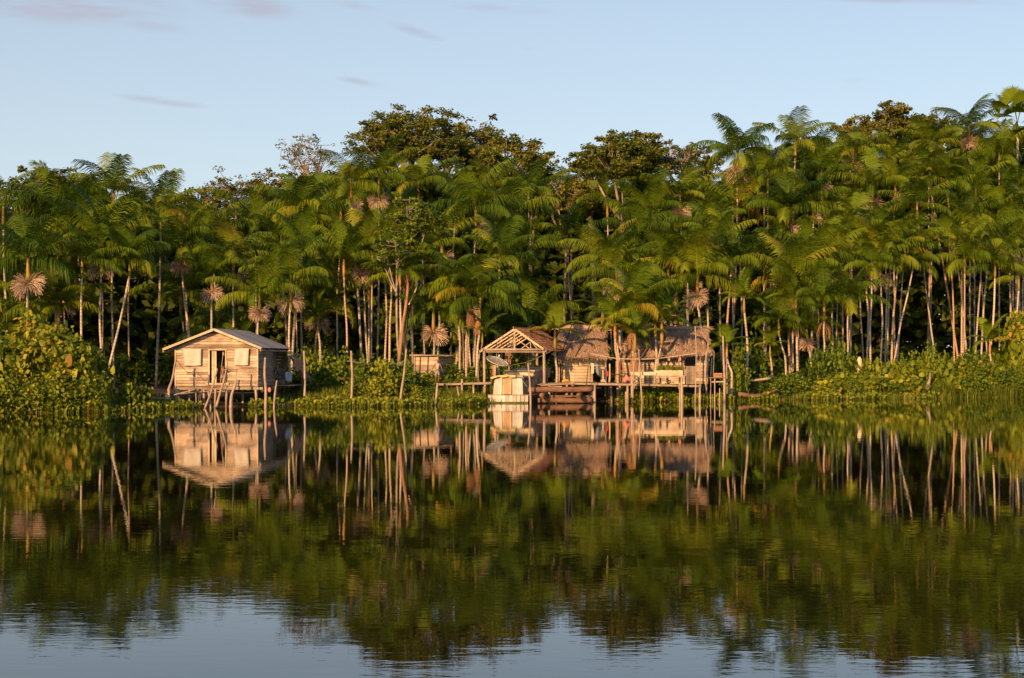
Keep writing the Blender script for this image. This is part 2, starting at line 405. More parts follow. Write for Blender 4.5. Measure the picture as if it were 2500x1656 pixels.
def crown_mesh(name, nf=11, L=2.6, hang=.8, erect=.0, pl=.80):
    V, F, T = [], [], []
    a0 = random.random()*6.28
    for i in range(nf):
        t = i/(nf-1)                                  # 0 = youngest, upright; 1 = oldest, drooping
        az = a0 + i*2.39996 + random.uniform(-.25,.25)
        el = R(80 - 70*t**.75 + random.uniform(-11,11) + erect*12)
        ln = L*(.82+.25*math.sin(math.pi*min(1,t+.15)))*random.uniform(.9,1.1)
        tint = .42+random.uniform(-.26,.26)+(.12 if t > .75 else 0)
        if t > .9 and random.random() < .3: tint = .86
        frond(V, F, T, (0,0,0), az, el, ln, R(48+38*t+random.uniform(-14,14)), pl*random.uniform(.9,1.1), tint, hang=hang*(.5+.5*t))
    # the unopened spear
    b = len(V); V += [np.array(p, float) for p in ((-.03,0,0),(.03,0,0),(.05,.02,.9),(-.02,.02,.9),(.02,.03,1.6))]; T += [.6]*5
    F += [(b,b+1,b+2),(b,b+2,b+3),(b+3,b+2,b+4)]
    return put(name, V, np.array(F), M['palm'], tint=np.clip(T,0,1), link=False)
def tassel_mesh(name, n=120, L=.85):
    V, F, T = [], [], []
    for i in range(n):
        az = random.gauss(0, .75); el = random.uniform(-.7, 1.1)
        d = np.array([math.cos(az)*math.cos(el), math.sin(az)*math.cos(el), math.sin(el)])
        ll = L*random.uniform(.75,1.1); p0 = np.array([.12,0,.02]); s = np.cross(d, [0,0,1.]); s /= np.linalg.norm(s)+1e-6; w = .011
        p = [p0]; e = d.copy()
        for k in range(3):
            p.append(p[-1]+e*ll/3); e = e+np.array([0,0,-.34]); e /= np.linalg.norm(e)
        up = np.cross(s, d)
        t = random.random(); b = len(V)
        for q in p: V += [q-s*w, q+s*w]
        T += [t]*8
        for k in range(3): F += [(b+2*k,b+2*k+1,b+2*k+3),(b+2*k,b+2*k+3,b+2*k+2)]
        b = len(V)
        for q in p: V += [q-up*w, q+up*w]
        T += [t]*8
        for k in range(3): F += [(b+2*k,b+2*k+1,b+2*k+3),(b+2*k,b+2*k+3,b+2*k+2)]
    return put(name, V, np.array(F), M['tassel'], tint=T, link=False)
def shaft_mesh():
    m = MB(); m.tube([(0,0,-1.15),(0,0,-.75),(0,0,-.3),(0,0,.1)], [.075,.10,.085,.05], 8, .5)
    return put('crownshaft', m.v, m.f, M['shaft'], tint=m.t, link=False, smooth=True)
def fan_crown_mesh():
    V, F, T = [], [], []
    for i in range(14):
        az = i*2.4; el = R(80-95*i/14); d = np.array([math.cos(az)*math.cos(el), math.sin(az)*math.cos(el), math.sin(el)])
        hub = d*1.5; s = np.cross(d,[0,0,1.]); s /= np.linalg.norm(s)+1e-6; up = np.cross(s,d)
        b = len(V); V += [-s*.02, s*.02, hub+s*.02, hub-s*.02]; T += [.6]*4; F += [(b,b+1,b+2),(b,b+2,b+3)]
        for k in range(30):
            a = R(-115+230*k/29); e = d*math.cos(a)+s*math.sin(a)
            w = (-d*math.sin(a)+s*math.cos(a))*.05; tip = hub+e*random.uniform(1.0,1.15)-np.array([0,0,.16]); mid = hub+e*.6+up*.05
            b = len(V); V += [hub, mid-w, mid+w, tip]; T += [.45+.2*random.random()]*4; F += [(b,b+1,b+2),(b+1,b+3,b+2)]
    return put('crown', V, np.array(F), M['palm'], tint=T, link=False)
CROWNS = [crown_mesh('crown', nf, L, hg, er, pl) for nf, L, hg, er, pl in
          ((10,2.9,1.1,0,1.15),(12,3.1,.95,0,1.05),(11,3.2,1.15,-.3,1.2),(12,3.0,.9,.4,1.0),(9,3.2,1.1,0,1.2),(12,2.8,1.15,.2,1.1),(11,3.0,1.0,.8,1.0),(13,3.1,.95,-.2,1.1),(10,2.8,1.2,-.4,1.1),(11,3.4,1.05,.3,1.15))]
YOUNG = [crown_mesh('crown', nf, L, .55, 1.2, .62) for nf, L in ((9,2.2),(11,2.4))]
TASSELS = [tassel_mesh('seed_tassel') for _ in range(4)]
SHAFT = shaft_mesh(); FAN = fan_crown_mesh()
def dead_frond_mesh():
    V, F, T = [], [], []
    for k in range(4):
        az = random.random()*6.3
        frond(V, F, T, (0,0,-.1), az, R(-50), 1.6, R(60), .5, .5, npair=18, hang=1.1)
    return put('dead_frond', V, np.array(F), M['deadleaf'], tint=np.clip(np.array(T)+rng.normal(0,.1,len(T)),0,1), link=False)
DEAD = [dead_frond_mesh() for _ in range(3)]

PALMS = []   # records for the labels
def child(me, root, loc=(0,0,0), rot=(0,0,0), sc=1, name=None):
    o = bpy.data.objects.new(name or me.name.split('.')[0], me); COL.objects.link(o); o.parent = root
    o.location = loc; o.rotation_euler = rot; o.scale = (sc,)*3; return o
def palm(cx, cy, Y=None, bx=None, tas=0, sc=1.0, kind='front', crown=None, dead=0, by=None, r=None, name='palm_tree', shaft=True):
    """cx, cy: crown centre in the 2367-wide picture"""
    if Y is None:
        Y = shore_d(cx) + 6.5 + max(0, (690-cy))/400*20 + random.uniform(-1,1)
    bx = cx+random.uniform(-14,14) if bx is None else bx
    top = Dp(cx, cy, Y); xb = (bx-1183.5)/3287*Y; zb = gz(xb, Y)-.1
    base = Vector((xb, Y+random.uniform(-.3,.3), zb))
    root = empty(name, base)
    r = r or random.uniform(.062,.082)*(1 if kind != 'back' and kind != 'mid' else .85)
    mid = (base+top)/2 + Vector((random.uniform(-.18,.18), random.uniform(-.2,.2), 0))
    tp = top-Vector((0,0,.9*sc))
    if (top.z-zb) < 3: tp = top-Vector((0,0,.1))
    m = MB(); pts = smoothpath([base, base.lerp(mid,.55), mid, mid.lerp(tp,.5)+Vector((random.uniform(-.05,.05),0,0)), tp], 3)
    m.tube(pts, list(np.linspace(r*1.15, r*.8, len(pts))), 8, .5, wob=.04)
    m.build('trunk', 'trunk', root, smooth=True)
    me = crown or random.choice(CROWNS)
    rel = top-base; yaw = random.random()*6.28
    lean = (random.uniform(-.12,.12), random.uniform(-.12,.12), yaw)
    cr = child(me, root, rel, lean, sc*random.uniform(.90,1.08), 'crown'); cr.scale = (cr.scale[0]*random.uniform(.92,1.06), cr.scale[0]*random.uniform(.92,1.06), cr.scale[0]*random.uniform(.82,1.2))
    if shaft and (top.z-zb) > 3: child(SHAFT, root, rel, (0,0,yaw), sc, 'crownshaft')
    if tas:
        aa = random.choice(([0, math.pi], [R(-20), R(195)], [R(10), R(185), R(-95)]))
        if tas == 1: aa = aa[:1] if random.random() < .3 else aa
        for a in aa:
            child(random.choice(TASSELS), root, rel-Vector((0,0,random.uniform(1.1,1.35)*sc)), (random.uniform(-.35,.35), random.uniform(-.3,.45), a+random.uniform(-.4,.4)), sc*(random.uniform(.7,.98) if kind == 'front' else random.uniform(.62,.95)), 'seed_tassel')
    if dead: child(random.choice(DEAD), root, rel-Vector((0,0,1.0)), (0,0,random.random()*6), random.uniform(.7,1), 'dead_frond')
    PALMS.append(dict(o=root, cx=cx, cy=cy, tas=tas, dead=dead, kind=kind, Y=Y)); return root

# hand-placed palms read from the photograph: crown x, crown y, base x, tassels, scale, dead fronds
HP = [(8,480,20,0,1.0,0),(65,600,63,1,1.02,0),(262,450,262,1,1.0,0),(235,560,238,1,1.05,0),(420,572,450,1,.85,0),(490,640,492,1,.75,0),
 (540,590,535,1,.9,0),(600,680,600,1,.8,0),(672,650,672,1,1.0,0),(690,590,672,0,.9,0),(650,545,668,1,.85,0),(700,480,700,0,1.0,0),(372,492,360,0,.85,0),
 (812,425,840,1,1.0,0),(876,415,872,1,1.0,0),(838,590,855,1,.95,0),(972,585,985,1,.8,0),(945,600,940,0,.7,1),(1100,480,1095,1,1.1,0),(1180,505,1172,0,1.0,0),
 (1205,585,1190,0,.9,0),(1085,668,1078,1,1.0,1),(1110,690,1100,0,.9,1),(1050,640,1062,0,.85,0),(1222,440,1230,0,.9,0),(1425,632,1432,1,1.0,1),(1395,590,1400,0,.95,0),
 (1572,450,1585,1,1.0,0),(1510,490,1520,1,1.0,0),(1638,520,1640,1,.85,0),(1612,640,1625,1,1.05,0),(1590,610,1600,0,1.0,0),(1475,550,1480,0,1.0,0),(1545,600,1560,0,.95,0),
 (1705,355,1692,1,1.1,2),(1838,330,1830,0,1.1,0),(1775,400,1770,0,1.0,0),(1972,345,1965,1,1.0,0),(1900,400,1905,1,1.0,0),(1822,480,1850,1,1.05,0),(1880,470,1872,1,.95,0),
 (2018,432,2000,1,1.0,0),(2070,420,2050,1,.95,0),(1925,595,1930,1,1.0,0),(2035,600,2032,1,1.0,0),(2000,560,2005,0,.9,0),(2075,585,2060,0,.9,0),(2240,292,2240,1,1.0,0),
 (2120,470,2168,0,1.0,0),(2155,330,2150,1,.9,1),(2195,545,2205,1,.85,0),(2255,430,2290,1,.95,0),(2225,500,2220,0,1.0,0),(2290,500,2265,0,1.0,0),(2340,440,2345,1,1.0,0),
 (2335,560,2330,1,.95,0),(2310,360,2310,0,1.05,0),(2190,420,2240,0,1.0,0),(2365,500,2367,0,.95,1),(2150,400,2222,0,.9,0),
 (1865,760,1875,1,.75,0),(1840,690,1845,0,.9,1),(1905,700,1900,0,.95,1),(1960,690,1955,0,.9,0),(1800,740,1820,0,.8,0),
 (905,600,900,0,.8,0),(925,630,915,0,.7,0),(888,560,888,0,.8,0),(795,600,805,0,.85,0),(1155,600,1150,0,.9,0),(130,490,140,0,1.0,0),(180,520,190,0,1.0,0),
 (300,600,240,0,.8,0),(190,600,190,0,.8,0),(2045,540,2045,0,.9,0),(2090,560,2070,0,.85,0),(2015,610,2015,0,.8,0),(1985,520,2000,0,.9,0),(2110,600,2055,0,.7,0),
 (2270,560,2250,0,.9,0),(2230,600,2225,0,.8,0),(2300,610,2278,0,.85,0),(2355,640,2350,0,.8,0),(1660,560,1668,0,.85,0),(1690,600,1680,0,.8,0)]
for cx, cy, bx, ts, sc, dd in HP:
    palm(cx, cy, bx=bx, tas=ts, sc=sc*1.14, dead=dd, kind='front')
# young short palms by the huts and on the banks
palm(1465, 715, Y=87.3, bx=1470, sc=1.15, crown=CROWNS[3], kind='front', dead=1); palm(1422, 742, Y=86.8, bx=1428, sc=1.05, crown=YOUNG[0], kind='young'); palm(1530, 748, Y=87.6, bx=1524, sc=1.15, crown=YOUNG[1], kind='young')
palm(1283, 765, Y=86.6, bx=1283, sc=1.05, crown=YOUNG[0], kind='young'); palm(1468, 775, Y=87.0, bx=1470, sc=.95, crown=YOUNG[1], kind='young', dead=1)
palm(1425, 760, Y=88.0, bx=1432, sc=.85, crown=YOUNG[0], kind='young', tas=1); palm(1515, 735, Y=88.6, bx=1510, sc=1.05, crown=YOUNG[1], kind='young')
palm(1680, 800, Y=88.5, bx=1690, sc=.85, crown=YOUNG[0], kind='young'); palm(1392, 720, Y=92, bx=1400, sc=.9, crown=YOUNG[1], kind='young')
palm(2288, 790, Y=99, bx=2288, sc=.8, crown=YOUNG[0], kind='young'); palm(1115, 770, Y=87, bx=1105, sc=.7, crown=YOUNG[1], kind='young')
palm(1055, 800, Y=90, bx=1050, sc=.75, crown=YOUNG[0], kind='young'); palm(560, 785, Y=88, bx=560, sc=.8, crown=YOUNG[0], kind='young')
palm(1720, 690, Y=93, bx=1725, sc=.85, crown=YOUNG[1], kind='young'); palm(1780, 800, Y=94, bx=1790, sc=.7, crown=YOUNG[0], kind='young')
palm(735, 735, Y=88, bx=740, sc=.8, crown=YOUNG[1], kind='young')
palm(2352, 285, Y=122, bx=2350, sc=1.25, crown=FAN, kind='fan', name='fan_palm', shaft=False, r=.14)

# canopy silhouette of the photo (2367-wide columns)
TOPX = [-400,0,60,190,250,340,420,500,580,680,760,830,950,1100,1250,1350,1500,1650,1720,1850,1950,2100,2200,2367,2800]
TOPY = [485,470,465,452,446,462,470,480,462,438,440,400,375,380,402,410,405,400,360,320,325,335,305,292,305]
def top_d(x): return float(np.interp(x, TOPX, TOPY))
GAPS = [(270,400,590,800),(1225,1345,560,800),(2088,2185,460,800),(1690,1765,640,800),(740,800,640,800),(0,1,0,0)]
def in_gap(x, y): return any(a < x < b and c < y < d for a, b, c, d in GAPS)
def rows():
    for (k, dy, step, dep, kind) in ((0,60,92,31,'back'),(1,125,132,24,'mid'),(2,195,128,17.5,'mid'),(3,262,116,12.5,'low'),(4,328,118,9.5,'low'),(5,390,150,8.5,'under')):
        x = -150 + k*19
        while x < 2520:
            cx = x+random.uniform(-20,20); cy = top_d(cx)+dy+random.uniform(-18,26)
            if not in_gap(cx, cy) and cy < 765 and not (k >= 4 and any(a < cx < b for a, b in ((800,1000),(1045,1130),(1230,1700),(1980,2080),(2185,2340),(30,110),(410,440))) and not (k >= 4 and cy > 700 and (cx < 270 or 390 < cx < 700))):
                near = [p for p in PALMS if p['kind'] in ('front','mid','low') and abs(p['cx']-cx) < 46 and abs(p['cy']-cy) < 40]
                if not near or k == 0:
                    palm(cx, cy, Y=shore_d(cx)+dep+random.uniform(-1.6,1.6), kind=kind, tas=(1 if random.random() < .42 and k and kind != 'under' else 0),
                         crown=random.choice(YOUNG) if kind == 'under' else None, sc=random.uniform(1.0,1.25), dead=(1 if random.random() < .12 else 0))
            x += step
rows()
print('palms', len(PALMS))

# ------------------------------------------------------------------ broadleaf trees
TREES = []
def broadleaf(cx, cy, rx, ry, Y, label, mat='tree_leaf', n=60, per=90, lsize=.30, blob=1.0, bx=None, flat=.7, trunk_r=.28, bark='bark', shell=.55, name='broadleaf_tree'):
    s = 3287/Y; RX, RZ = rx/s, ry/s; C = Dp(cx, cy, Y); bx = cx if bx is None else bx
    xb = (bx-1183.5)/3287*Y; base = Vector((xb, Y, gz(xb, Y)-.2)); root = empty(name, base, label, 'tree')
    th = C - Vector((0,0,RZ*.95)); fork = base.lerp(th, .82); 
    lim = MB(); lim.tube(smoothpath([base, base.lerp(fork,.5)+Vector((random.uniform(-.4,.4),0,0)), fork], 3), list(np.linspace(trunk_r, trunk_r*.7, 7)), 8, .5)
    lim.build('trunk', bark, root, smooth=True)
    br = MB(); P = []; T = []
    hubs = [fork.lerp(C, .6)+Vector((random.uniform(-.6,.6)*RX, random.uniform(-.5,.5)*RX*.7, random.uniform(-.3,.3)*RZ)) for _ in range(5)]
    for h in hubs: br.tube(smoothpath([fork, fork.lerp(h,.5)+Vector((0,0,-.08*RX)), h], 3), list(np.linspace(trunk_r*.55, trunk_r*.3, 7)), 6, .5)
    for i in range(n):
        while True:
            q = Vector((random.uniform(-1,1), random.uniform(-1,1), random.uniform(-1,1)))
            if shell < q.length < 1 and q.z > -.75: break
        if q.z < 0: q.z *= .8
        c = C + Vector((q.x*RX, q.y*RX*.75, q.z*RZ)); h = min(hubs, key=lambda a: (a-c).length)
        br.tube([h, h.lerp(c,.5)+Vector((0,0,random.uniform(-.1,.2))), c], [trunk_r*.22, trunk_r*.13, .02], 5, .5, cap=False)
        for s_ in range(3):
            cc = np.array(c)+rng.normal(size=3)*np.array([blob*.65, blob*.65, blob*.38])
            k = int(per*random.uniform(.3,.7)); bl = blob*random.uniform(.35,.75)
            pts = rng.normal(size=(k,3)); pts /= np.linalg.norm(pts,axis=1)[:,None]; pts *= (rng.random(k)**.5)[:,None]
            pts *= np.array([bl, bl, bl*flat*.6]); P.append(pts+cc); T += [random.gauss(.5,.2)]*k
            br.tube([c, cc], [.025,.012], 4, .5, cap=False)
    br.build('limb', bark, root, smooth=True)
    P = np.concatenate(P); V, F, k = leaf_arrays(P, lsize*(.7+.6*rng.random(len(P))), aspect=.6)
    T = np.repeat(np.clip(np.array(T)+rng.normal(0,.08,len(T)),0,1), k)
    put('crown', V, F, M[mat], root, T); TREES.append(root); return root
broadleaf(955,330,138,66,122,'tall spreading dark tree with a flat crown above the palms','tree_leaf',n=105,per=190,lsize=.24,blob=1.2,trunk_r=.4,shell=.25)
broadleaf(1092,345,66,62,126,'lighter yellow-green tree touching the right side of the tall spreading tree','tree_olive',n=40,per=80,lsize=.3,blob=1.0)
broadleaf(1185,378,76,58,118,'dark rounded tree right of the two tallest joined crowns','tree_leaf',n=50,per=120,lsize=.28,blob=1.0)
broadleaf(1235,400,45,32,120,'small tree with bare pale twigs below the dark rounded tree','tree_olive',n=26,per=40,lsize=.26,blob=.8,trunk_r=.14)
broadleaf(705,362,64,52,120,'thin airy tree with sparse leaves and pale branches against the sky','tree_pale',n=50,per=15,lsize=.22,blob=.6,trunk_r=.17,shell=.35)
broadleaf(540,458,74,42,116,'flat-topped brownish tree with pale forked limbs left of the airy tree','tree_olive',n=52,per=60,lsize=.22,blob=.85,trunk_r=.25)
broadleaf(650,440,78,40,121,'low olive tree standing below the thin airy tree','tree_olive',n=46,per=75,lsize=.26,blob=.9)
broadleaf(745,430,50,32,125,'small green tree between the airy tree and the tall spreading tree','tree_leaf',n=30,per=80,lsize=.26,blob=.9)
broadleaf(1440,372,92,62,116,'dense green tree with large clumps above the left thatched hut','tree_leaf',n=84,per=160,lsize=.26,blob=.9,shell=.3)
broadleaf(1365,385,42,34,118,'open brownish tree left of the dense clumped green tree','tree_olive',n=26,per=50,lsize=.28,blob=.7)
broadleaf(1560,365,46,46,119,'reddish thin-leaved tree right of the dense clumped green tree','tree_pale',n=30,per=42,lsize=.25,blob=.7,trunk_r=.16,shell=.2)
broadleaf(1620,395,60,42,122,'small olive tree just left of the tall palm with a brown skirt','tree_olive',n=26,per=70,lsize=.26,blob=.8)
broadleaf(2035,312,100,62,128,'yellow-green tree crown highest above the right grove','tree_olive',n=70,per=150,lsize=.26,blob=1.0)
broadleaf(2150,300,60,34,130,'dark tree crown between the yellow-green tree and the right edge palms','tree_leaf',n=34,per=90,lsize=.3,blob=1.0)
broadleaf(130,432,100,34,104,'low green tree behind the palms on the far left','tree_leaf',n=44,per=100,lsize=.26,blob=.9)
broadleaf(435,480,40,26,110,'small dark tree left of the flat-topped brownish tree','tree_leaf',n=22,per=80,lsize=.24,blob=.8)
broadleaf(1310,455,60,40,116,'small tree with bare twigs in the dip behind the pavilion','tree_olive',n=30,per=50,lsize=.24,blob=.8,trunk_r=.13)
broadleaf(955,505,52,50,88.5,'slender green tree growing among the palms above the plank shed','bush_green',n=34,per=80,lsize=.2,blob=.62,bx=955,trunk_r=.10,flat=.6)
broadleaf(912,590,45,38,86.5,'small leafy tree with a leaning trunk left of the slender green tree','bush_green',n=26,per=90,lsize=.17,blob=.55,bx=938,trunk_r=.10,flat=.6)
# far wood closing the view behind the grove
def far_wood():
    n = 105000; X = []; 
    d = rng.uniform(-500, 2900, n); dep = rng.uniform(33, 52, n)
    sh = np.interp(d, [a for a,b in SH], [b for a,b in SH]); Y = sh+dep
    ty = np.interp(d, TOPX, TOPY)+26+14*np.sin(d*.05)+10*np.sin(d*.13)
    y = ty + (860-ty)*rng.random(n)
    P = np.stack([(d-1183.5)/3287*Y, Y, 2.5+(833-y)/3287*Y], 1)
    sel = P[:,2] > .6; P = P[sel]
    V, F, k = leaf_arrays(P, rng.uniform(.85,1.5,len(P)), aspect=.62)
    cl = .42+.18*np.sin(P[:,0]*.8)*np.sin(P[:,2]*.9)
    tag(put('far_wood', V, F, M['tree_leaf'], tint=np.repeat(np.clip(cl+rng.normal(0,.08,len(P)),0,1),k)), 'dense dark wood closing the view behind the palm grove', 'wood', kind='stuff')
far_wood()

# ------------------------------------------------------------------ shrubs
def shrub_protos():
    out = {}
    for kind, mat, lsz, asp, per, nb, shp, cnt in (('broad','bush_bright',.26,.85,26,26,'round',4),('tall','bush_bright',.15,1.0,44,64,'round',4),('fine','bush_bright',.15,.6,90,26,'diamond',4),('green','bush_green',.17,.6,85,24,'diamond',4)):
        out[kind] = []
        for v in range(cnt):
            P = []; T = []; st = MB()
            for i in range(nb):
                a = random.random()*6.28; rr = math.sqrt(random.random())*.85; h = random.uniform(.1 if kind == 'tall' else .25, 1.0)*(1.1-.45*rr)*(2.3 if kind == 'tall' else 1)
                c = np.array([math.cos(a)*rr, math.sin(a)*rr*.8, h]); 
                st.tube([(c[0]*.25,c[1]*.25,-.1),(c[0]*.7,c[1]*.7,h*.5),tuple(c)], [.018,.012,.006], 4, .4, cap=False)
                k = int(per*random.uniform(.6,1.3)); q = rng.normal(size=(k,3))*np.array([.17,.17,.15]); P.append(q+c); T += [random.gauss(.5,.17)]*k
            P = np.concatenate(P); P[:,2] = np.maximum(P[:,2], .02)
            V, F, k = leaf_arrays(P, lsz*(.6+.7*rng.random(len(P))), aspect=asp, shape=shp, up_bias=.2)
            T = np.array(T)+rng.normal(0,.1,len(T)); T[rng.random(len(T)) < .012] = 1.0
            fm = put('foliage', V, F, M[mat], tint=np.repeat(np.clip(T,0,1),k), link=False)
            sm = put('stem', st.v, st.f, M['bark'], tint=st.t, link=False); out[kind].append((fm, sm))
    return out
SP = shrub_protos(); SHRUBS = []
def shrub(d, Y, w, h, kind, desc=None):
    x = (d-1183.5)/3287*Y; z = max(gz(x, Y), -.05); root = empty('shrub', (x, Y, z)); fm, sm = random.choice(SP[kind]); a = random.random()*6.28
    for me, nm in ((fm,'foliage'),(sm,'stem')):
        o = child(me, root, (0,0,0), (0,0,a), 1, nm); o.scale = (w/2, w/2, h/2.3 if kind == 'tall' else h)
    SHRUBS.append(dict(o=root, d=d, Y=Y, h=h, kind=kind, desc=desc)); return root
# left bank thicket: from the water's edge up to the tall big-leaved bushes behind
for i, (d, dY, w, h, k) in enumerate([(-60,.6,3.2,1.7,'fine'),(20,.5,3.0,1.8,'fine'),(85,.3,2.6,1.5,'fine'),(140,.6,2.8,1.7,'fine'),(195,.6,2.4,1.6,'fine'),(228,1.5,1.9,1.5,'broad'),
    (-40,3,4.4,3.9,'tall'),(30,2.6,3.8,3.7,'tall'),(75,3.4,3.4,4.5,'tall'),(120,3.0,3.3,3.5,'tall'),(150,2.2,2.8,3.9,'tall'),(195,3.0,2.5,3.1,'tall'),(215,3.8,1.9,2.5,'tall'),
    (60,1.8,2.6,2.6,'fine'),(170,1.9,2.4,2.5,'broad'),(0,1.7,2.5,2.6,'broad'),(225,.2,1.5,1.1,'fine'),(110,1.6,2.2,2.4,'fine')]):
    shrub(d, shore_d(d)+dY, w, h, k)
for d, Y, w, h, k in [(298,71.8,1.2,1.1,'broad'),(328,72.6,1.1,.95,'broad'),
    # garden between the house and the shed
    (845,80.0,2.6,1.8,'green'),(885,79.6,2.9,2.1,'fine'),(925,80.4,2.4,2.0,'green'),(870,78.9,2.2,1.3,'fine'),(835,79.2,1.8,1.2,'fine'),(968,81.8,2.2,1.3,'green'),(985,80.2,1.6,.8,'green'),(760,86,3,1.7,'green'),(800,87,2.6,2.2,'green'),
    (725,90,3,2.6,'green'),(700,84,2.2,1.4,'green'),(1060,86,2.2,1.1,'green'),(960,79.6,1.7,.9,'fine'),
    # around the pavilion and huts
    (1165,90,2.4,2.2,'green'),(1215,91,2.4,2.4,'green'),(1255,90,2,1.8,'green'),(1275,88,1.3,1.2,'fine'),(1440,90,2.2,1.6,'green'),(1460,86.2,1.6,.9,'fine'),(1500,86.3,1.8,1.0,'green'),(1545,86.2,1.6,1.0,'green'),
    (1700,89.5,1.8,1.7,'green'),(1735,95,3,3,'green'),(1480,91,2,1.8,'fine')]:
    shrub(d, Y, w, h, k)
# right bank hedge
x = 1790
while x < 2480:
    s = shore_d(x)
    shrub(x, s+1.8+random.uniform(-.3,.4), random.uniform(1.5,3.0), random.uniform(.6,1.45), random.choice(['fine','green','green','broad']))
    if x > 1840: shrub(x+18, s+3.6, random.uniform(2.0,3.2), random.uniform(1.1,2.2), random.choice(['green','green','broad','fine']))
    x += 44
for d, dY, w, h, k in [(1930,4.5,2.6,3.1,'green'),(1900,3.8,2.2,2.4,'green'),(2000,4.2,2.2,2.1,'broad'),(2240,4.6,2.6,2.5,'green'),(2150,3.4,2.0,2.9,'green'),(2366,7,3,5.5,'tall'),(2330,6,3,3.0,'broad'),(2400,4,3,4.5,'green'),(2110,6,2.4,2.4,'green')]:
    shrub(d, shore_d(d)+dY, w, h, k)
# shaded undergrowth between the trunks
x = -60
while x < 2480:
    for dep in ((11, 17, 25) if not 215 < x < 410 else (25,)):
        shrub(x+random.uniform(-20,20), shore_d(x)+dep+random.uniform(-2,2), random.uniform(2.6,4.2), random.uniform(1.0,2.3), 'green', 'shade')
    x += 92

# ------------------------------------------------------------------ grass and water plants
def blades(name, pts, hmin, hmax, label, cat, lean=.35, width=.022, tintc=.5):
    P = np.array(pts); n = len(P); h = (rng.uniform(hmin, hmax, n)*(.75+.35*np.sin(P[:,0]*1.9+P[:,1]*1.3)*np.sin(P[:,0]*.7+P[:,1])))[:,None]
    a = rng.random(n)*6.28; d = np.stack([np.cos(a), np.sin(a), np.zeros(n)], 1); s = np.stack([-np.sin(a), np.cos(a), np.zeros(n)],1)*width
    l = (rng.random(n)*lean)[:,None]; up = np.array([0,0,1.])
    m = P+up*h*.6+d*h*l*.4; t = P+up*h*(1-l*.4)+d*h*l*1.2
    v = np.stack([P-s, P+s, m+s*.8, m-s*.8, t],1).reshape(-1,3); F = np.array([[0,1,2],[0,2,3],[3,2,4]])
    FF = (F[None]+(np.arange(n)*5)[:,None,None]).reshape(-1,3); T = np.clip(tintc+rng.normal(0,.2,n),0,1)
    return tag(put(name, v, FF, M['grass'], tint=np.repeat(T,5)), label, cat, kind='stuff')
def clumps(d0, d1, a, b, nc, per, spread=.28):
    out = []
    for _ in range(nc):
        d = random.uniform(d0, d1); Y = shore_d(d)+random.uniform(a, b); x = (d-1183.5)/3287*Y; k = int(per*random.uniform(.3,1.6)); sp = spread*random.uniform(.5,1.5)
        for _ in range(k):
            xx = x+random.gauss(0,sp); yy = Y+random.gauss(0,sp*.8); out.append((xx, yy, max(gz(xx,yy), -.02)-.02))
    return out
def scatter(d0, d1, a, b, n):
    out = []
    for _ in range(n):
        d = random.uniform(d0, d1); Y = shore_d(d)+random.uniform(a, b); x = (d-1183.5)/3287*Y; out.append((x, Y, max(gz(x,Y), -.02)-.02))
    return out
blades('grass', clumps(700,1125,.4,6,170,62,.35)+scatter(590,1125,.5,6,2600), .25, .85, 'tall green grass on the bank between the wooden house and the pavilion', 'grass', lean=.6)
blades('reed_grass', clumps(2170,2500,.1,3.4,230,60)+clumps(2000,2180,.8,2.5,40,45), .35, 1.25, 'tall yellow-green reed grass along the water at far right', 'grass', lean=.75, tintc=.45)
blades('bank_grass', clumps(-120,420,.1,2,90,50)+clumps(1700,2170,.1,2,80,50)+clumps(1400,1700,.6,3,40,50), .2, .6, 'short grass tufts along the muddy edge of the bank', 'grass')
def water_plants():
    pts = scatter(240,2170,-.9,.5,5200)+scatter(-100,240,-.6,.2,700)+scatter(580,1130,-1.2,.3,3600)+scatter(1560,1800,-.8,.3,900); P = np.array([p for p in pts if not 1118 < 1183.5+p[0]/p[1]*3287 < 1450 and not (1450 <= 1183.5+p[0]/p[1]*3287 < 1640 and random.random() < .65) and not (255 < 1183.5+p[0]/p[1]*3287 < 395 and random.random() < .75) and not (395 < 1183.5+p[0]/p[1]*3287 < 590 and random.random() < .6)]); n = len(P)
    cl = np.sin(P[:,0]*1.7)+np.sin(P[:,0]*.63+1)+rng.normal(0,.7,n); P = P[cl > -.1]; n = len(P); P[:,2] = 0
    h = rng.uniform(.06,.42,n)*(0.6+.5*np.sin(P[:,0]*2.1)**2); a = rng.normal(-1.6,1.0,n); r = rng.uniform(.045,.095,n)
    s = np.stack([-np.sin(a), np.cos(a), np.zeros(n)],1); nrm = np.stack([np.cos(a)*.8, np.sin(a)*.8, np.full(n,.6)],1); nrm /= np.linalg.norm(nrm,axis=1)[:,None]
    u = np.cross(nrm, s); u *= np.sign(u[:,2:3]); c = P+np.array([0,0,1.])*h[:,None]+rng.normal(0,.02,(n,3))
    vs = [P-s*.008, P+s*.008, c+s*.008, c-s*.008]
    for k in range(6):
        an = k*math.pi/3; vs.append(c+(s*math.cos(an)+u*math.sin(an)*1.1+u*.9)*r[:,None])
    v = np.stack(vs,1).reshape(-1,3); F = np.array([[0,1,2],[0,2,3],[4,5,6],[4,6,7],[4,7,8],[4,8,9]])
    FF = (F[None]+(np.arange(n)*10)[:,None,None]).reshape(-1,3); T = np.clip(rng.normal(.55,.2,n),0,.96); T[rng.random(n) < .02] = 1
    tag(put('water_hyacinth', v, FF, M['bush_bright'], tint=np.repeat(T,10)), 'floating water plants with round leaves along the water line', 'water plants', kind='stuff')
water_plants()
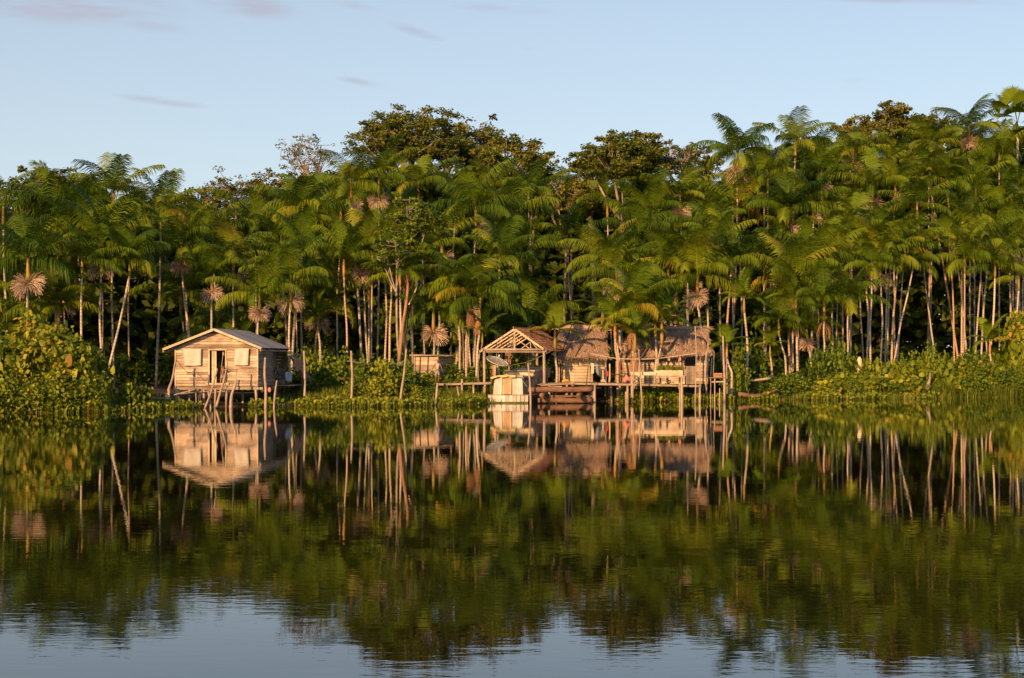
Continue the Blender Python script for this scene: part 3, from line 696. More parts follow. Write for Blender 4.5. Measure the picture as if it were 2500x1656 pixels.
# ------------------------------------------------------------------ wooden parts shared by the buildings
def boards(mb, o, du, dn, rows, t=.025, gap=.009, jitter=.02):
    """rows: list of (u0,u1,z0,z1, u0top,u1top) boards in the plane through o, along du, outward normal dn"""
    for r in rows:
        u0, u1, z0, z1 = r[:4]; a0, a1 = (r[4], r[5]) if len(r) > 4 else (u0, u1)
        off = random.uniform(0, jitter); tn = random.random()
        lo = -t; hi = off
        q = [(u0,z0+gap),(u1,z0+gap+random.uniform(-.004,.004)),(a1,z1-gap),(a0,z1-gap)]
        vs = [o+du*u+Vector((0,0,z))+dn*(hi+(.012 if k < 2 else 0)) for k, (u, z) in enumerate(q)]+[o+du*u+Vector((0,0,z))+dn*lo for u, z in q]
        mb.add(vs, [(0,1,2,3),(7,6,5,4),(0,4,5,1),(1,5,6,2),(2,6,7,3),(3,7,4,0)], tn)
def split_rows(u0, u1, z0, z1, bh, holes=(), clip=None, joints=True):
    """horizontal board rows between z0 and z1 with rectangular holes and an optional gable clip(z)->(ulo,uhi)"""
    out = []; z = z0
    while z < z1-.02:
        h = min(bh*random.uniform(.85,1.15), z1-z); zb, zt = z, z+h
        a0, a1 = (clip(zb) if clip else (u0, u1)); b0, b1 = (clip(zt) if clip else (u0, u1))
        a0 = max(a0, u0); b0 = max(b0, u0); a1 = min(a1, u1); b1 = min(b1, u1)
        if a1-a0 > .04:
            cuts = sorted([hh for hh in holes if hh[2] < zt-.03 and hh[3] > zb+.03])
            segs = []; ca, cb = a0, b0
            for hh in cuts: segs.append((ca, hh[0], cb, hh[0])); ca = cb = hh[1]
            segs.append((ca, a1, cb, max(b1, cb)))
            for s0, s1, t0, t1 in segs:
                if s1-s0 < .02: continue
                if joints and s1-s0 > 1.6:
                    j = random.uniform(s0+.5, s1-.5); out += [(s0,j-.004,zb,zt,t0,j-.004),(j+.004,s1,zb,zt,j+.004,t1)]
                else: out.append((s0,s1,zb,zt,t0,max(t1,t0+.001)))
        z = zt
    return out
def pline(pts): return [W(a, b, c) for a, b, c in pts]
def single(name, mb, mat, label, cat, base, group=None, smooth=False):
    return tag(mb.build(name, mat, None, base, smooth), label, cat, group)
def stake(pts, r, label, name='wooden_stake', cat='stake', mat='pole', group='stakes and poles in the shallows', r1=None, wob=.12):
    P = pline(pts); m = MB(); sp = smoothpath(P, 3); r1 = r1 or r*.75
    m.tube(sp, list(np.linspace(r*1.1, r1, len(sp)))[::1] if P[0].z < P[-1].z else list(np.linspace(r1, r*1.1, len(sp))), 8, .5, wob=wob)
    return single(name, m, mat, label, cat, min(P, key=lambda p: p.z), group, True)
def wcloth(name, P, mat, label, cat='cloth', group=None, wav=.03, nu=8, nv=8, thick=.012):
    """hanging cloth through four corner points tl,tr,br,bl"""
    tl, tr, br, bl = P; n = (tr-tl).cross(bl-tl).normalized(); V = []; 
    for s in (0, 1):
        for j in range(nv+1):
            for i in range(nu+1):
                a, b = i/nu, j/nv; p = (tl.lerp(tr,a)).lerp(bl.lerp(br,a), b)
                p = p + n*(wav*math.sin(a*math.pi*3+b*2+1)*(.3+b)) + Vector((0,0,-wav*.6*math.sin(math.pi*a)*(1 if j == nv else 0))) + n*thick*s
                V.append(p)
    k = (nu+1)*(nv+1); F = []
    for s in (0, 1):
        for j in range(nv):
            for i in range(nu):
                q = s*k+j*(nu+1)+i; f = (q, q+1, q+nu+2, q+nu+1); F.append(f if s else f[::-1])
    edge = [j*(nu+1) for j in range(nv+1)], [j*(nu+1)+nu for j in range(nv+1)], list(range(nu+1)), [nv*(nu+1)+i for i in range(nu+1)]
    for e in edge:
        for a, b in zip(e, e[1:]): F.append((a, b, b+k, a+k))
    return tag(put(name, V, F, M[mat], loc=tl, smooth=True), label, cat, group)

# ------------------------------------------------------------------ the wooden stilt house
def wooden_house():
    th = R(6); du = Vector((math.cos(th), -math.sin(th)*0.0, 0)); du = Vector((1,0,0)); dv = Vector((math.sin(th), math.cos(th), 0))
    Y0 = 76.0; o = W(427, 943, Y0); o.z = 0; L = 6.0; Wd = 4.46; zf, ze = 1.13, 3.12; za = 4.12; ua = 2.2
    root = empty('wooden_house', (o.x+Wd/2, Y0+2, 0), 'weathered plank house on stilts with grey metal roof at the water edge', 'house')
    dn = Vector((0,-1,0))
    def clip(z):
        if z <= ze: return (0, Wd)
        k = (za-z)/(za-ze); k = max(k, 0); return (ua-ua*k, ua+(Wd-ua)*k)
    door = (1.86, 2.70, 1.29, 3.03)
    m = MB(); boards(m, o, du, dn, split_rows(0, Wd, zf, 3.98, .145, [door], clip))
    # corner and door trim, standing proud
    for u in (.03, Wd-.04): m.obox(o+du*u+Vector((0,-.03,(zf+ze)/2)), du*.035, (0,.014,0), (0,0,(ze-zf)/2), .75)
    m.build('front_wall', 'plank', root)
    m = MB()
    for u in (door[0]-.03, door[1]+.03): m.obox(o+du*u+Vector((0,-.034,2.16)), du*.035, (0,.018,0), (0,0,.9), .7)
    m.obox(o+du*2.28+Vector((0,-.034,3.07)), du*.5, (0,.02,0), (0,0,.035), .7); m.obox(o+du*2.28+Vector((0,-.05,1.24)), du*.62, (0,.05,0), (0,0,.05), .5)
    m.build('door_frame', 'plank_pale', root)
    # half-open door leaf, swung inward
    m = MB(); c0 = o+du*1.95+Vector((0,.02,0))
    for k in range(2): m.obox(c0+du*(.07+.125*k)+Vector((0,.03+.03*k,2.16)), du*.058, (0,.012,0), (0,0,.86), .6+.3*k)
    m.obox(c0+du*.13+Vector((0,.065,2.7)), du*.12, (0,.012,0), (0,0,.05), .4); m.obox(c0+du*.13+Vector((0,.065,1.6)), du*.12, (0,.012,0), (0,0,.05), .4)
    m.build('door', 'plank_pale', root)
    # right side wall with its open rear porch, left and back walls
    m = MB(); dr = Vector((math.cos(th), -math.sin(th), 0)); oR = o+du*Wd
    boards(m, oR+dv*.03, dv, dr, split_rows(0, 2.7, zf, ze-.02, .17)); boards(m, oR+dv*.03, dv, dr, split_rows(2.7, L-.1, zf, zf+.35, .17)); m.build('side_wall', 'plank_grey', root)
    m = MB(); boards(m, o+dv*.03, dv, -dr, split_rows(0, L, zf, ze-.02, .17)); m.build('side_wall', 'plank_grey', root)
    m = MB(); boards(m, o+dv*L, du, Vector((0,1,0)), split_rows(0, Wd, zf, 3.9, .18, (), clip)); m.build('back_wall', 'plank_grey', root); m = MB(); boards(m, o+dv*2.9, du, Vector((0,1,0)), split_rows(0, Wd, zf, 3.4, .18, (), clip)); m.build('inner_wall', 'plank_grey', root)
    m = MB(); m.obox(o+du*Wd/2+dv*L/2+Vector((0,0,zf-.02)), du*(Wd/2-.04), dv*(L/2-.04), (0,0,.02), .4)
    for k in range(5): m.bar(o+dv*(.15+1.4*k)+du*(-.12)+Vector((0,0,zf-.13)), o+dv*(.15+1.4*k)+du*(Wd+.2)+Vector((0,0,zf-.13)), .12, .14)
    m.build('floor', 'plank_grey', root)
    # stilts
    for v in (.15, 2.0, 4.0, 5.8):
        for u in ((.12, 1.5, 3.0, Wd-.18) if v < 3 else (.1, Wd-.1)):
            p = o+du*u+dv*v; m = MB(); m.tube([(p.x,p.y,-.9),(p.x+random.uniform(-.05,.05),p.y,.3),(p.x,p.y,zf-.2)], [.075,.07,.075], 7, .5, wob=.1); m.build('stilt', 'pole', root, smooth=True)
    for v in (3.4, 5.9): m = MB(); m.bar(oR+dv*v+Vector((-.05,0,zf)), oR+dv*v+Vector((-.05,0,ze)), .09, .09, up=(0,1,0)); m.build('porch_post', 'plank_grey', root)
    # roof: two corrugated sheets
    lip = .38; ne = 26
    for side in (-1, 1):
        e_u, e_z = (-.50, 3.10) if side < 0 else (Wd+.26, 3.16)
        for w0, w1 in ((0, 1),):
            V = []; T = []; nv = 84
            for lay in (0, 1):
                for j in range(nv+1):
                    v = -lip+(L+lip+.15)*j/nv; zc = .018*math.sin(j*math.pi*.5)
                    for i in range(5):
                        a = i/4; p = o+du*(ua*(1-a)+e_u*a)+dv*v; sag = -.05*math.sin(math.pi*a)*math.sin(j*.11)
                        V.append((p.x, p.y, (za+.06)*(1-a)+e_z*a+zc+sag*.5+.012*lay)); T.append(.5+.3*math.sin(int(j/14)*2.3))
            F = []; k = (nv+1)*5
            for lay in (0, 1):
                for j in range(nv):
                    for i in range(4):
                        q = lay*k+j*5+i; F.append((q,q+1,q+6,q+5))
            for j in range(nv): F.append((j*5+4, j*5+9, k+j*5+9, k+j*5+4))
            put('roof', V, F, M['metal'], root, T)
    for side, e_u, e_z in ((0, -.52, 3.07), (1, Wd+.27, 3.13)):
        m = MB(); m.bar(o+du*ua+dv*(-lip-.03)+Vector((0,0,za+.02)), o+du*e_u+dv*(-lip-.03)+Vector((0,0,e_z-.0)), .03, .12, t=.6); m.build('barge_board', 'plank_pale', root)
        m = MB(); m.tube([o+du*(e_u*.985+.01)+dv*(-lip+.02)+Vector((0,0,e_z-.11)), o+du*(e_u*.985)+dv*L+Vector((0,0,e_z-.11))], .045, 7, .6); m.build('eave_beam', 'pole_h', root)
    m = MB()
    for k in range(6): 
        v = .1+k*1.15
        for e_u, e_z in ((-.4,3.06),(Wd+.2,3.1)): m.bar(o+du*ua+dv*v+Vector((0,0,za-.05)), o+du*e_u+dv*v+Vector((0,0,e_z-.05)), .05, .08)
    m.build('rafters', 'plank_grey', root)
    # thatched lean-to flap at the rear right corner
    V, F, T = [], [], []
    for i in range(260):
        a = random.random(); b = random.random(); top = oR+dv*(4.9+1.6*a)+Vector((.25+.2*b,0,3.0-.35*b-.2*a)); d = Vector((.55+.3*random.random(), .1, -1.05-.3*random.random()))
        s = Vector((.02,.05,.0)); q = len(V); V += [top-s, top+s, top+d*.5+s+Vector((.12,0,0)), top+d*.5-s+Vector((.12,0,0)), top+d*1.0]; T += [random.random()]*5; F += [(q,q+1,q+2),(q,q+2,q+3),(q+3,q+2,q+4)]
    put('thatch_flap', V, np.array(F), M['thatch'], root, T)
    m = MB(); m.tube([oR+dv*4.7+Vector((.3,0,3.0)), oR+dv*6.6+Vector((.75,0,2.75))], .04, 6); m.tube([oR+dv*6.5+Vector((.7,0,2.7)), oR+dv*6.5+Vector((.7,0,zf-.7))], .04, 6); m.build('porch_pole', 'pole', root)
    # rear porch floor
    m = MB()
    for k in range(8): m.obox(oR+dv*(3.2+.42*k)+Vector((.55,0,zf-.03)), dr*.6, dv*.19, (0,0,.02))
    m.build('porch_floor', 'plank_grey', root)
    return o, du, dv, oR, zf
HO, HU, HV, HR, HZ = wooden_house()
def cl(px, py): return W(px, py, 75.87)
wcloth('window_cloth', [cl(443,851.5), cl(491.5,852), cl(491,892), cl(450,892.5)], 'cloth_white', 'pale cloth stretched over the window left of the house door', 'cloth', wav=.03)
wcloth('window_cloth', [cl(572,852), cl(608,850.5), cl(606,891.5), cl(570,891)], 'cloth_white', 'pale cloth stretched over the window right of the house door', 'cloth', wav=.03)
# paddle leaning inside the doorway
m = MB(); m.tube([W(545,861,76.25), W(541,897,76.1), W(538,934,75.95)], [.018,.02,.02], 6, .6); m.obox(W(545.2,863,76.25), (.045,0,0), (0,.012,0), (0,0,.12), .7)
single('paddle', m, 'plank_grey', 'wooden paddle leaning upright inside the dark house doorway', 'paddle', W(538,934,75.95))

# ------------------------------------------------------------------ stakes and rails by the wooden house
stake([(413,1016,74.4),(412,962,74.4),(414,945,74.4),(421,925,74.4),(429,880,74.6)], .085, 'thick crooked stake at the left corner of the wooden house', r1=.05)
stake([(429,1010,74.9),(430,960,74.9),(429,940,74.9)], .05, 'short straight stake just right of the crooked corner stake')
stake([(500,998,74.2),(516,955,74.2),(531,900,74.3)], .055, 'leaning stake left of the door, tilted right, crossing a shorter one')
stake([(516,1010,74.4),(512,975,74.4),(508,956,74.5)], .05, 'short stake crossed by the leaning stake left of the door')
stake([(528,994,74.0),(538,958,74.0),(549,920,74.0),(555,884,74.1)], .065, 'bent stake in front of the open house door beside the child', r1=.04)
stake([(563,1005,74.2),(565,968,74.2),(575,938,74.2),(577,925,74.2)], .08, 'thick stake right of the house door with a thin stick on top', r1=.055)
stake([(575,932,74.25),(578,902,74.3)], .022, 'thin stick standing on the thick stake right of the door', 'stick', 'stick')
stake([(648,1012,74.4),(649,950,74.4),(646,915,74.4),(647.5,873,74.4)], .075, 'tall straight stake in front of the dark house side wall')
stake([(668,1008,74.8),(671,965,74.8),(676,929,74.8)], .055, 'shorter leaning stake in front of the rear porch')
stake([(742,1000,77.3),(744,950,77.6),(744,905,77.6),(742,857,77.7)], .07, 'tall stake standing alone right of the rear porch')
stake([(479,990,74.9),(478,945,74.9),(476,918,74.9),(476,897,74.9)], .03, 'thin stick left of the door holding up the dark hanging tackle')
stake([(303,1012,72.3),(305,980,72.3),(309,953,72.3)], .05, 'stub post under the low rail pole on the left')
stake([(250,1012,69.9),(250,980,69.9),(251,962,69.9)], .035, 'thin stake sprouting yellow-green leaves by the left thicket')
shrub(251*2367/2500, 69.9, .55, .3, 'broad', None); SHRUBS[-1]['o'].location.z = W(251,966,69.9).z; SHRUBS[-1]['o'].name = 'sprout'
SPROUT = SHRUBS.pop()['o']; tag(SPROUT, 'tuft of yellow-green leaves sprouting from the thin stake top', 'sprout')
m = MB(); m.tube(smoothpath([W(293,972,72.5), W(330,971,72.8), W(375,972,73.6), W(416,975,74.3)], 3), [.045]*10, 7, .5, wob=.1)
single('rail_pole', m, 'pole_h', 'low horizontal pole running left from the crooked corner stake', 'rail', W(293,972,72.5))
# sloping gangway of planks from the corner stake up to the door sill
root = empty('gangway', W(480,955,74.9), 'sloping plank gangway in front of the wooden house', 'gangway')
for k, (a, b) in enumerate((((425,964,74.5),(475,951,74.7)),((470,949.5,74.9),(545,942.5,75.3)),((500,947,75.2),(575,944.5,75.4)),((430,966,74.9),(520,953,75.2)))):
    m = MB(); m.bar(W(*a), W(*b), .26, .045, t=random.random()); m.build('plank', 'plank_grey', root)
for px in (462, 487, 525, 552):
    m = MB(); m.tube([W(px,1000,75.2), W(px+1,950,75.2)], .06, 7, .5, wob=.1); m.build('post', 'pole', root, smooth=True)
m = MB(); m.bar(W(440,961,75.1), W(560,955,75.3), .05, .07); m.build('crossbeam', 'pole_h', root)
# box-shaped pale block on the corner stake
m = MB(); m.obox(W(409,967,74.3), (.11,0,.01), (0,.09,0), (0,0,.10), .8); m.obox(W(409,960.5,74.3), (.13,0,0), (0,.11,0), (0,0,.012), .9)
single('wooden_block', m, 'plank_pale', 'small pale wooden block nailed to the crooked corner stake', 'block', W(409,971,74.3))
m = MB(); m.tube(smoothpath([W(429,876,74.6), W(440,891,74.6), W(455,907,74.7), W(464,910,74.8), W(474,906,74.9)], 4), .014, 6, .4)
single('rope', m, 'rope_dark', 'dark sagging rope from the crooked stake to the thin stick', 'rope', W(429,876,74.6))
m = MB(); m.tube([W(476,899,74.85),W(474.5,904,74.8),W(475,909,74.8)], [.02,.06,.035], 7, .5); m.tube([W(475,909,74.8),W(472.5,914,74.8),W(473,919,74.8)], [.04,.065,.05], 7, .3)
single('fishing_tackle', m, 'cloth_dark', 'dark bundle of fishing tackle hanging on the thin stick', 'tackle', W(475,919,74.8))
m = MB()
for (px, py) in ((640,951),(658,951)): 
    m2 = MB(); m2.tube([W(px,946,76.6),W(px,949,76.6),W(px,955,76.6),W(px,958,76.6)], [.03,.09,.10,.06], 10, .6)
    single('float', m2, 'tarp' if px == 640 else 'cloth_pink', 'yellow float hanging under the right floor edge of the house' if px == 640 else 'pinkish float hanging under the house beside the yellow one', 'float', W(px,958,76.6), None, True)
wcloth('hanging_sheet', [W(697,908,79.4), W(713,909,79.8), W(712,930,79.8), W(698,929,79.4)], 'cloth_blue', 'pale blue-grey sheet hanging at the rear porch of the house', 'sheet')
wcloth('hanging_cloth', [W(719,874,80.4), W(727,876,80.7), W(729,906,80.7), W(721,905,80.4)], 'cloth_brown', 'dull brown cloth hanging under the thatch flap, left one', wav=.05)
wcloth('hanging_cloth', [W(729,878,80.8), W(735,880,81), W(736,901,81), W(731,902,80.8)], 'cloth_brown', 'brownish cloth hanging under the thatch flap, right one', wav=.05)
# bird cage under the porch eave
root = empty('bird_cage', W(707,864,79.3), 'small yellow-green bird cage hanging under the porch eave', 'bird cage')
c = W(707,861,79.3); m = MB(); m.obox(c-Vector((0,0,.13)), (.10,0,0), (0,.08,0), (0,0,.012)); m.build('base', 'tarp', root)
m = MB(); m.tube([c+Vector((0,0,.07)), c+Vector((0,0,.14))], [.11,.03], 8); m.build('roof', 'tarp', root)
m = MB()
for k in range(10): a = k*.628; m.tube([c+Vector((math.cos(a)*.095,math.sin(a)*.075,-.12)), c+Vector((math.cos(a)*.095,math.sin(a)*.075,.08))], .006, 4)
m.build('bars', 'bush_bright', root)

# ------------------------------------------------------------------ stakes, rope rail and planks in the garden
stake([(856,988,78.2),(859,960,78.2),(860,915,78.2),(857,857,78.3)], .075, 'tall stake holding the left end of the rope rail')
stake([(976,1006,78.6),(980,955,78.6),(986,915,78.6),(992,853,78.7)], .065, 'tall leaning stake in front of the garden, left of the plank shed')
stake([(1063,1006,79),(1066,960,79.2),(1068,935,79.3)], .075, 'blunt stump-like stake below the person at the plank shed', r1=.05)
stake([(1121,972,81),(1116,943,81.2)], .045, 'short pale stake leaning in the grass left of the boat')
m = MB(); m.tube(smoothpath([W(849,882,78.6), W(890,887,79.5), W(930,890,80.5), W(970,889,81.5), W(1009,887,83)], 4), .028, 7, .7)
single('rail_pole', m, 'pole_h', 'thin sagging rail from the tall stake to the plank shed', 'rail', W(849,882,78.6))
m = MB(); m.bar(W(828,925,81.5), W(905,924,82), .3, .08); m.bar(W(868,929,81.3), W(895,931,81.6), .22, .1)
single('old_plank', m, 'log', 'old brown planks lying on posts in the garden grass', 'planks', W(828,928,81.5))

# ------------------------------------------------------------------ plank shed
def shed():
    Y0 = 87.0; o = W(1012,940,Y0); o.z = 0; Wd = 1.46; zf, zt = .75, 2.72
    root = empty('plank_shed', (o.x+Wd/2, Y0+.8, .5), 'small reddish plank shed with a flat pole roof in the garden', 'shed'); du = Vector((1,0,0)); dv = Vector((.42,.91,0))
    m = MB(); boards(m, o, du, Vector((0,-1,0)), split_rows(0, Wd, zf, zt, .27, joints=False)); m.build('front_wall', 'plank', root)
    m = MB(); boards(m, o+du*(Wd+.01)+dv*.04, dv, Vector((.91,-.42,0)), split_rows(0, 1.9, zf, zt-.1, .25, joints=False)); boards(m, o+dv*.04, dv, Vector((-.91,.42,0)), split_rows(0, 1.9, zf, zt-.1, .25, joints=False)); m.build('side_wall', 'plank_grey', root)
    for u, l in ((.36,.0), (.84,.02)):
        m = MB(); m.tube([o+du*(u-.1)+Vector((0,-.07,zf+.1)), o+du*u+Vector((0,-.06,zt))], .028, 6, .2); m.build('batten', 'rope_dark', root)
    for u in (.0, Wd-.02): m = MB(); m.tube([o+du*u+Vector((0,-.06,.2)), o+du*u+Vector((0,-.05,zt+.02))], .045, 7, .5, wob=.1); m.build('post', 'pole', root)
    for k in range(6):
        m = MB(); c = o+dv*(-.18+.36*k)+Vector((0,0,zt+.06+random.uniform(-.02,.03))); m.tube([c-du*.22, c+du*(Wd+.2)], [.055,.045], 7, .6, wob=.12); m.build('roof_pole', 'pole_h', root, smooth=True)
    m = MB(); m.obox(o+du*(Wd/2)+dv*.9+Vector((0,0,zt+.01)), du*(Wd/2), dv*.9, (0,0,.015), .3); m.build('ceiling', 'plank_grey', root)
shed()

# ------------------------------------------------------------------ walkways
def walkway(pts, width, label, posts, deep=.09, group=None):
    P = pline(pts); root = empty('walkway', P[0], label, 'walkway')
    for a, b in zip(P, P[1:]):
        d = (b-a); L = d.length; d.normalize(); s = Vector((-d.y, d.x, 0)); n = max(2, int(width/.24))
        for k in range(n):
            q = s*(k+.5)*width/n+Vector((0,0,random.uniform(-.008,.008))); m = MB(); m.bar(a+q, b+q, width/n-.02, .04, t=random.random()); m.build('deck_plank', 'plank_grey', root)
    m = MB(); m.tube(smoothpath([p-Vector((0,.05,.06)) for p in P], 3), .065, 8, .6, wob=.08); m.build('edge_pole', 'pole_h', root, smooth=True)
    m = MB(); m.tube(smoothpath([p+Vector((0,width,-.08)) for p in P], 3), .06, 8, .6, wob=.08); m.build('edge_pole', 'pole_h', root, smooth=True)
    for px, top in posts:
        # find the walkway point under this column
        best = min(((a.lerp(b, t/20)) for a, b in zip(P, P[1:]) for t in range(21)), key=lambda q: abs(1250+q.x/q.y*FS-px))
        for w in (-.03, width):
            m = MB(); m.tube([(best.x+random.uniform(-.06,.06), best.y+w, -.8), (best.x, best.y+w, .2), (best.x, best.y+w, best.z+top)], [.075,.07,.06], 8, .5, wob=.1); m.build('post', 'pole', root, smooth=True)
        m = MB(); m.tube([(best.x, best.y-.15, best.z-.17), (best.x, best.y+width+.1, best.z-.17)], .05, 7); m.build('crossbeam', 'pole_h', root)
    return root
walkway([(1046,937.5,85.2),(1120,936,85.2),(1200,934,85.0)], .7, 'narrow walkway from the plank shed to the pavilion', [(1090,.0),(1127,.25),(1155,-.05),(1183,0)])
walkway([(1400,935,84.5),(1480,936.5,84.5),(1560,938,84.6),(1640,939.5,84.8),(1712,941.5,85)], 1.0, 'long walkway in front of the two thatched huts', [(1452,-.1),(1532,-.1),(1664,-.1),(1708,.0)])
walkway([(1320,938,84.8),(1362,936.5,85.0),(1402,934.2,85.2)], 1.3, 'short deck between the boat and the left hut', [(1340,-.1),(1385,-.1)])
def hut_platform():
    root = empty('platform', W(1420,936,88), 'raised earth-and-plank platform carrying the left hut', 'platform')
    for k in range(10):
        m = MB(); y = 86.2+.52*k; m.obox(((W(1419,936,87).x), y, 1.08+random.uniform(-.01,.01)), (2.0,0,0), (0,.24,0), (0,0,.03)); m.build('floor_plank', 'plank_grey', root)
    for x in (-1.8,-.6,.6,1.8):
        for y in (86.4, 88.8, 90.8): m = MB(); c = W(1419,936,87).x+x; m.tube([(c,y,-.4),(c,y,1.04)], .07, 7); m.build('stilt', 'pole', root)
hut_platform()

# ------------------------------------------------------------------ open pavilion
def pavilion():
    Yf = 85.4; s = Yf/FS; dv = Vector((.36,.933,0)); du = Vector((1,0,0)); o = W(1181,855,Yf); Lp = 4.2
    root = empty('pavilion', (o.x+1.9, Yf+2, .7), 'open wooden pavilion with bare rafters on its left roof half', 'pavilion')
    zb = W(0,854,Yf).z; za = W(0,804,Yf).z; ua = (1256-1181)*s; ur = (1328-1181)*s; eL = (1171-1181)*s; eR = (1334-1181)*s; ze = W(0,859,Yf).z
    for nm, u, v in (('post',.02,0),('post',ur,0),('post',.02,Lp),('post',ur,Lp),('post',ua*.95,Lp),('post',.05,Lp*.5)):
        p = o+du*u+dv*v; m = MB(); m.tube([(p.x,p.y,gz(p.x,p.y)-.6),(p.x+.02,p.y,1.4),(p.x,p.y,zb+.02)], [.10,.085,.08], 8, .6, wob=.06); m.build('post', 'pole', root, smooth=True)
    def tri(v, main):
        a = o+du*ua+dv*v; a.z = za; l = o+du*eL+dv*v; l.z = ze; r = o+du*eR+dv*v; r.z = ze+.04; w = .11 if main else .07
        m = MB(); m.bar(a+Vector((0,0,0)), l, .05, w, t=.8); m.build('rafter', 'plank_pale' if main else 'plank', root)
        m = MB(); m.bar(a+Vector((0,0,.0)), r, .05, w, t=.8); m.build('rafter', 'plank_pale' if main else 'plank', root)
    for k in range(6): tri(Lp*k/5, k == 0)
    # purlins on the bare left half
    for f in (.33, .66, .98):
        m = MB(); a = o+du*(ua+(eL-ua)*f); a.z = za+(ze-za)*f+.05; m.tube([a-dv*.15, a+dv*(Lp+.1)], .028, 6); m.build('purlin', 'pole_h', root)
    for v in (0, Lp):
        b0 = o+dv*v; b0.z = zb; m = MB(); m.tube([b0-du*.1, b0+du*(ur+.2)], .075, 8, .6, wob=.05); m.build('tie_beam', 'pole_h', root, smooth=True)
    b0 = o.copy(); b0.z = zb-.13
    m = MB(); m.bar(b0-du*.02+dv*.1, b0+du*(ur+.15)+dv*.1, .06, .08); m.build('tie_beam', 'pole_h', root)
    for u in (0, ur): m = MB(); b = o+du*u; b.z = zb+.02; m.tube([b-dv*.2, b+dv*(Lp+.2)], .06, 7); m.build('wall_plate', 'pole_h', root)
    t = o+du*ua; m = MB(); m.bar(Vector((t.x,t.y-.03,zb)), Vector((t.x,t.y-.03,za)), .10, .06, up=(0,1,0), t=.5); m.build('king_post', 'plank', root)
    for (u0,z0,u1,z1) in ((ua+.05,.72,ua+.95,.02),(ua+1.0,.05,ua+.55,.0),(ua+.35,.02,ua+1.0,.5),(ua+.95,.48,ua+.98,.02),(ua+1.05,.45,ua+1.4,.02)):
        m = MB(); m.bar(o+du*u0+Vector((0,.05,zb-o.z+z0)), o+du*u1+Vector((0,.05,zb-o.z+z1)), .03, .045, t=.6); m.build('strut', 'plank', root)
    # shingled right half
    m = MB(); nr, nc = 12, 22; dirr = Vector((eR+.18-ua, 0, ze-.02-za)); 
    for j in range(nr):
        for i in range(nc):
            f = (j+.2)/nr; c = o+du*ua+dv*(-.1+(Lp+.2)*(i+.5+random.uniform(-.1,.1))/nc); c.z = za+.09; c = c+dirr*f; nrm = Vector((-dirr.z,0,dirr.x)).normalized()
            L = dirr.length/nr*.75; m.obox(c+dirr*(.5/nr)+nrm*(.02+random.uniform(0,.02)), dirr.normalized()*L+nrm*.012, dv*((Lp+.2)/nc*.48), nrm*.008)
    m.build('shingle_roof', 'red_wood', root)
    m = MB(); m.tube([o+du*ua+Vector((0,0,za-o.z+.1))-dv*.2, o+du*ua+Vector((0,0,za-o.z+.1))+dv*(Lp+.2)], .05, 7); m.build('ridge_pole', 'red_wood', root)
pavilion()
for i, (px, w, t, b) in enumerate(((1235.5,2.6,861,887),(1240.5,2.2,861,884),(1245.5,2.6,862,889))):
    wcloth('hanging_cloth', [W(px-w*.4,t,86.6), W(px+w*.4,t,86.6), W(px+w*.7,b,86.6), W(px-w*.7-2,b-3,86.6)], 'cloth_brown', ['long brown rag hanging from the pavilion beam, left of three','long brown rag hanging from the pavilion beam, middle of three','long brown rag hanging from the pavilion beam, right of three'][i], wav=.06, nu=5)
wcloth('hanging_cloth', [W(1203,892,86.9), W(1208,892,86.9), W(1209,917,86.9), W(1202.5,917,86.9)], 'cloth_pink', 'pinkish red cloth hanging behind the dish mast', wav=.05, nu=5)
m = MB(); m.tube(smoothpath([W(1241,893,84.6), W(1280,886,85), W(1310,875,85.3), W(1345,858,85.6)], 4), .012, 5, .6)
single('cable', m, 'rope', 'thin cable from the satellite dish up to the pavilion eave', 'cable', W(1241,893,84.6))

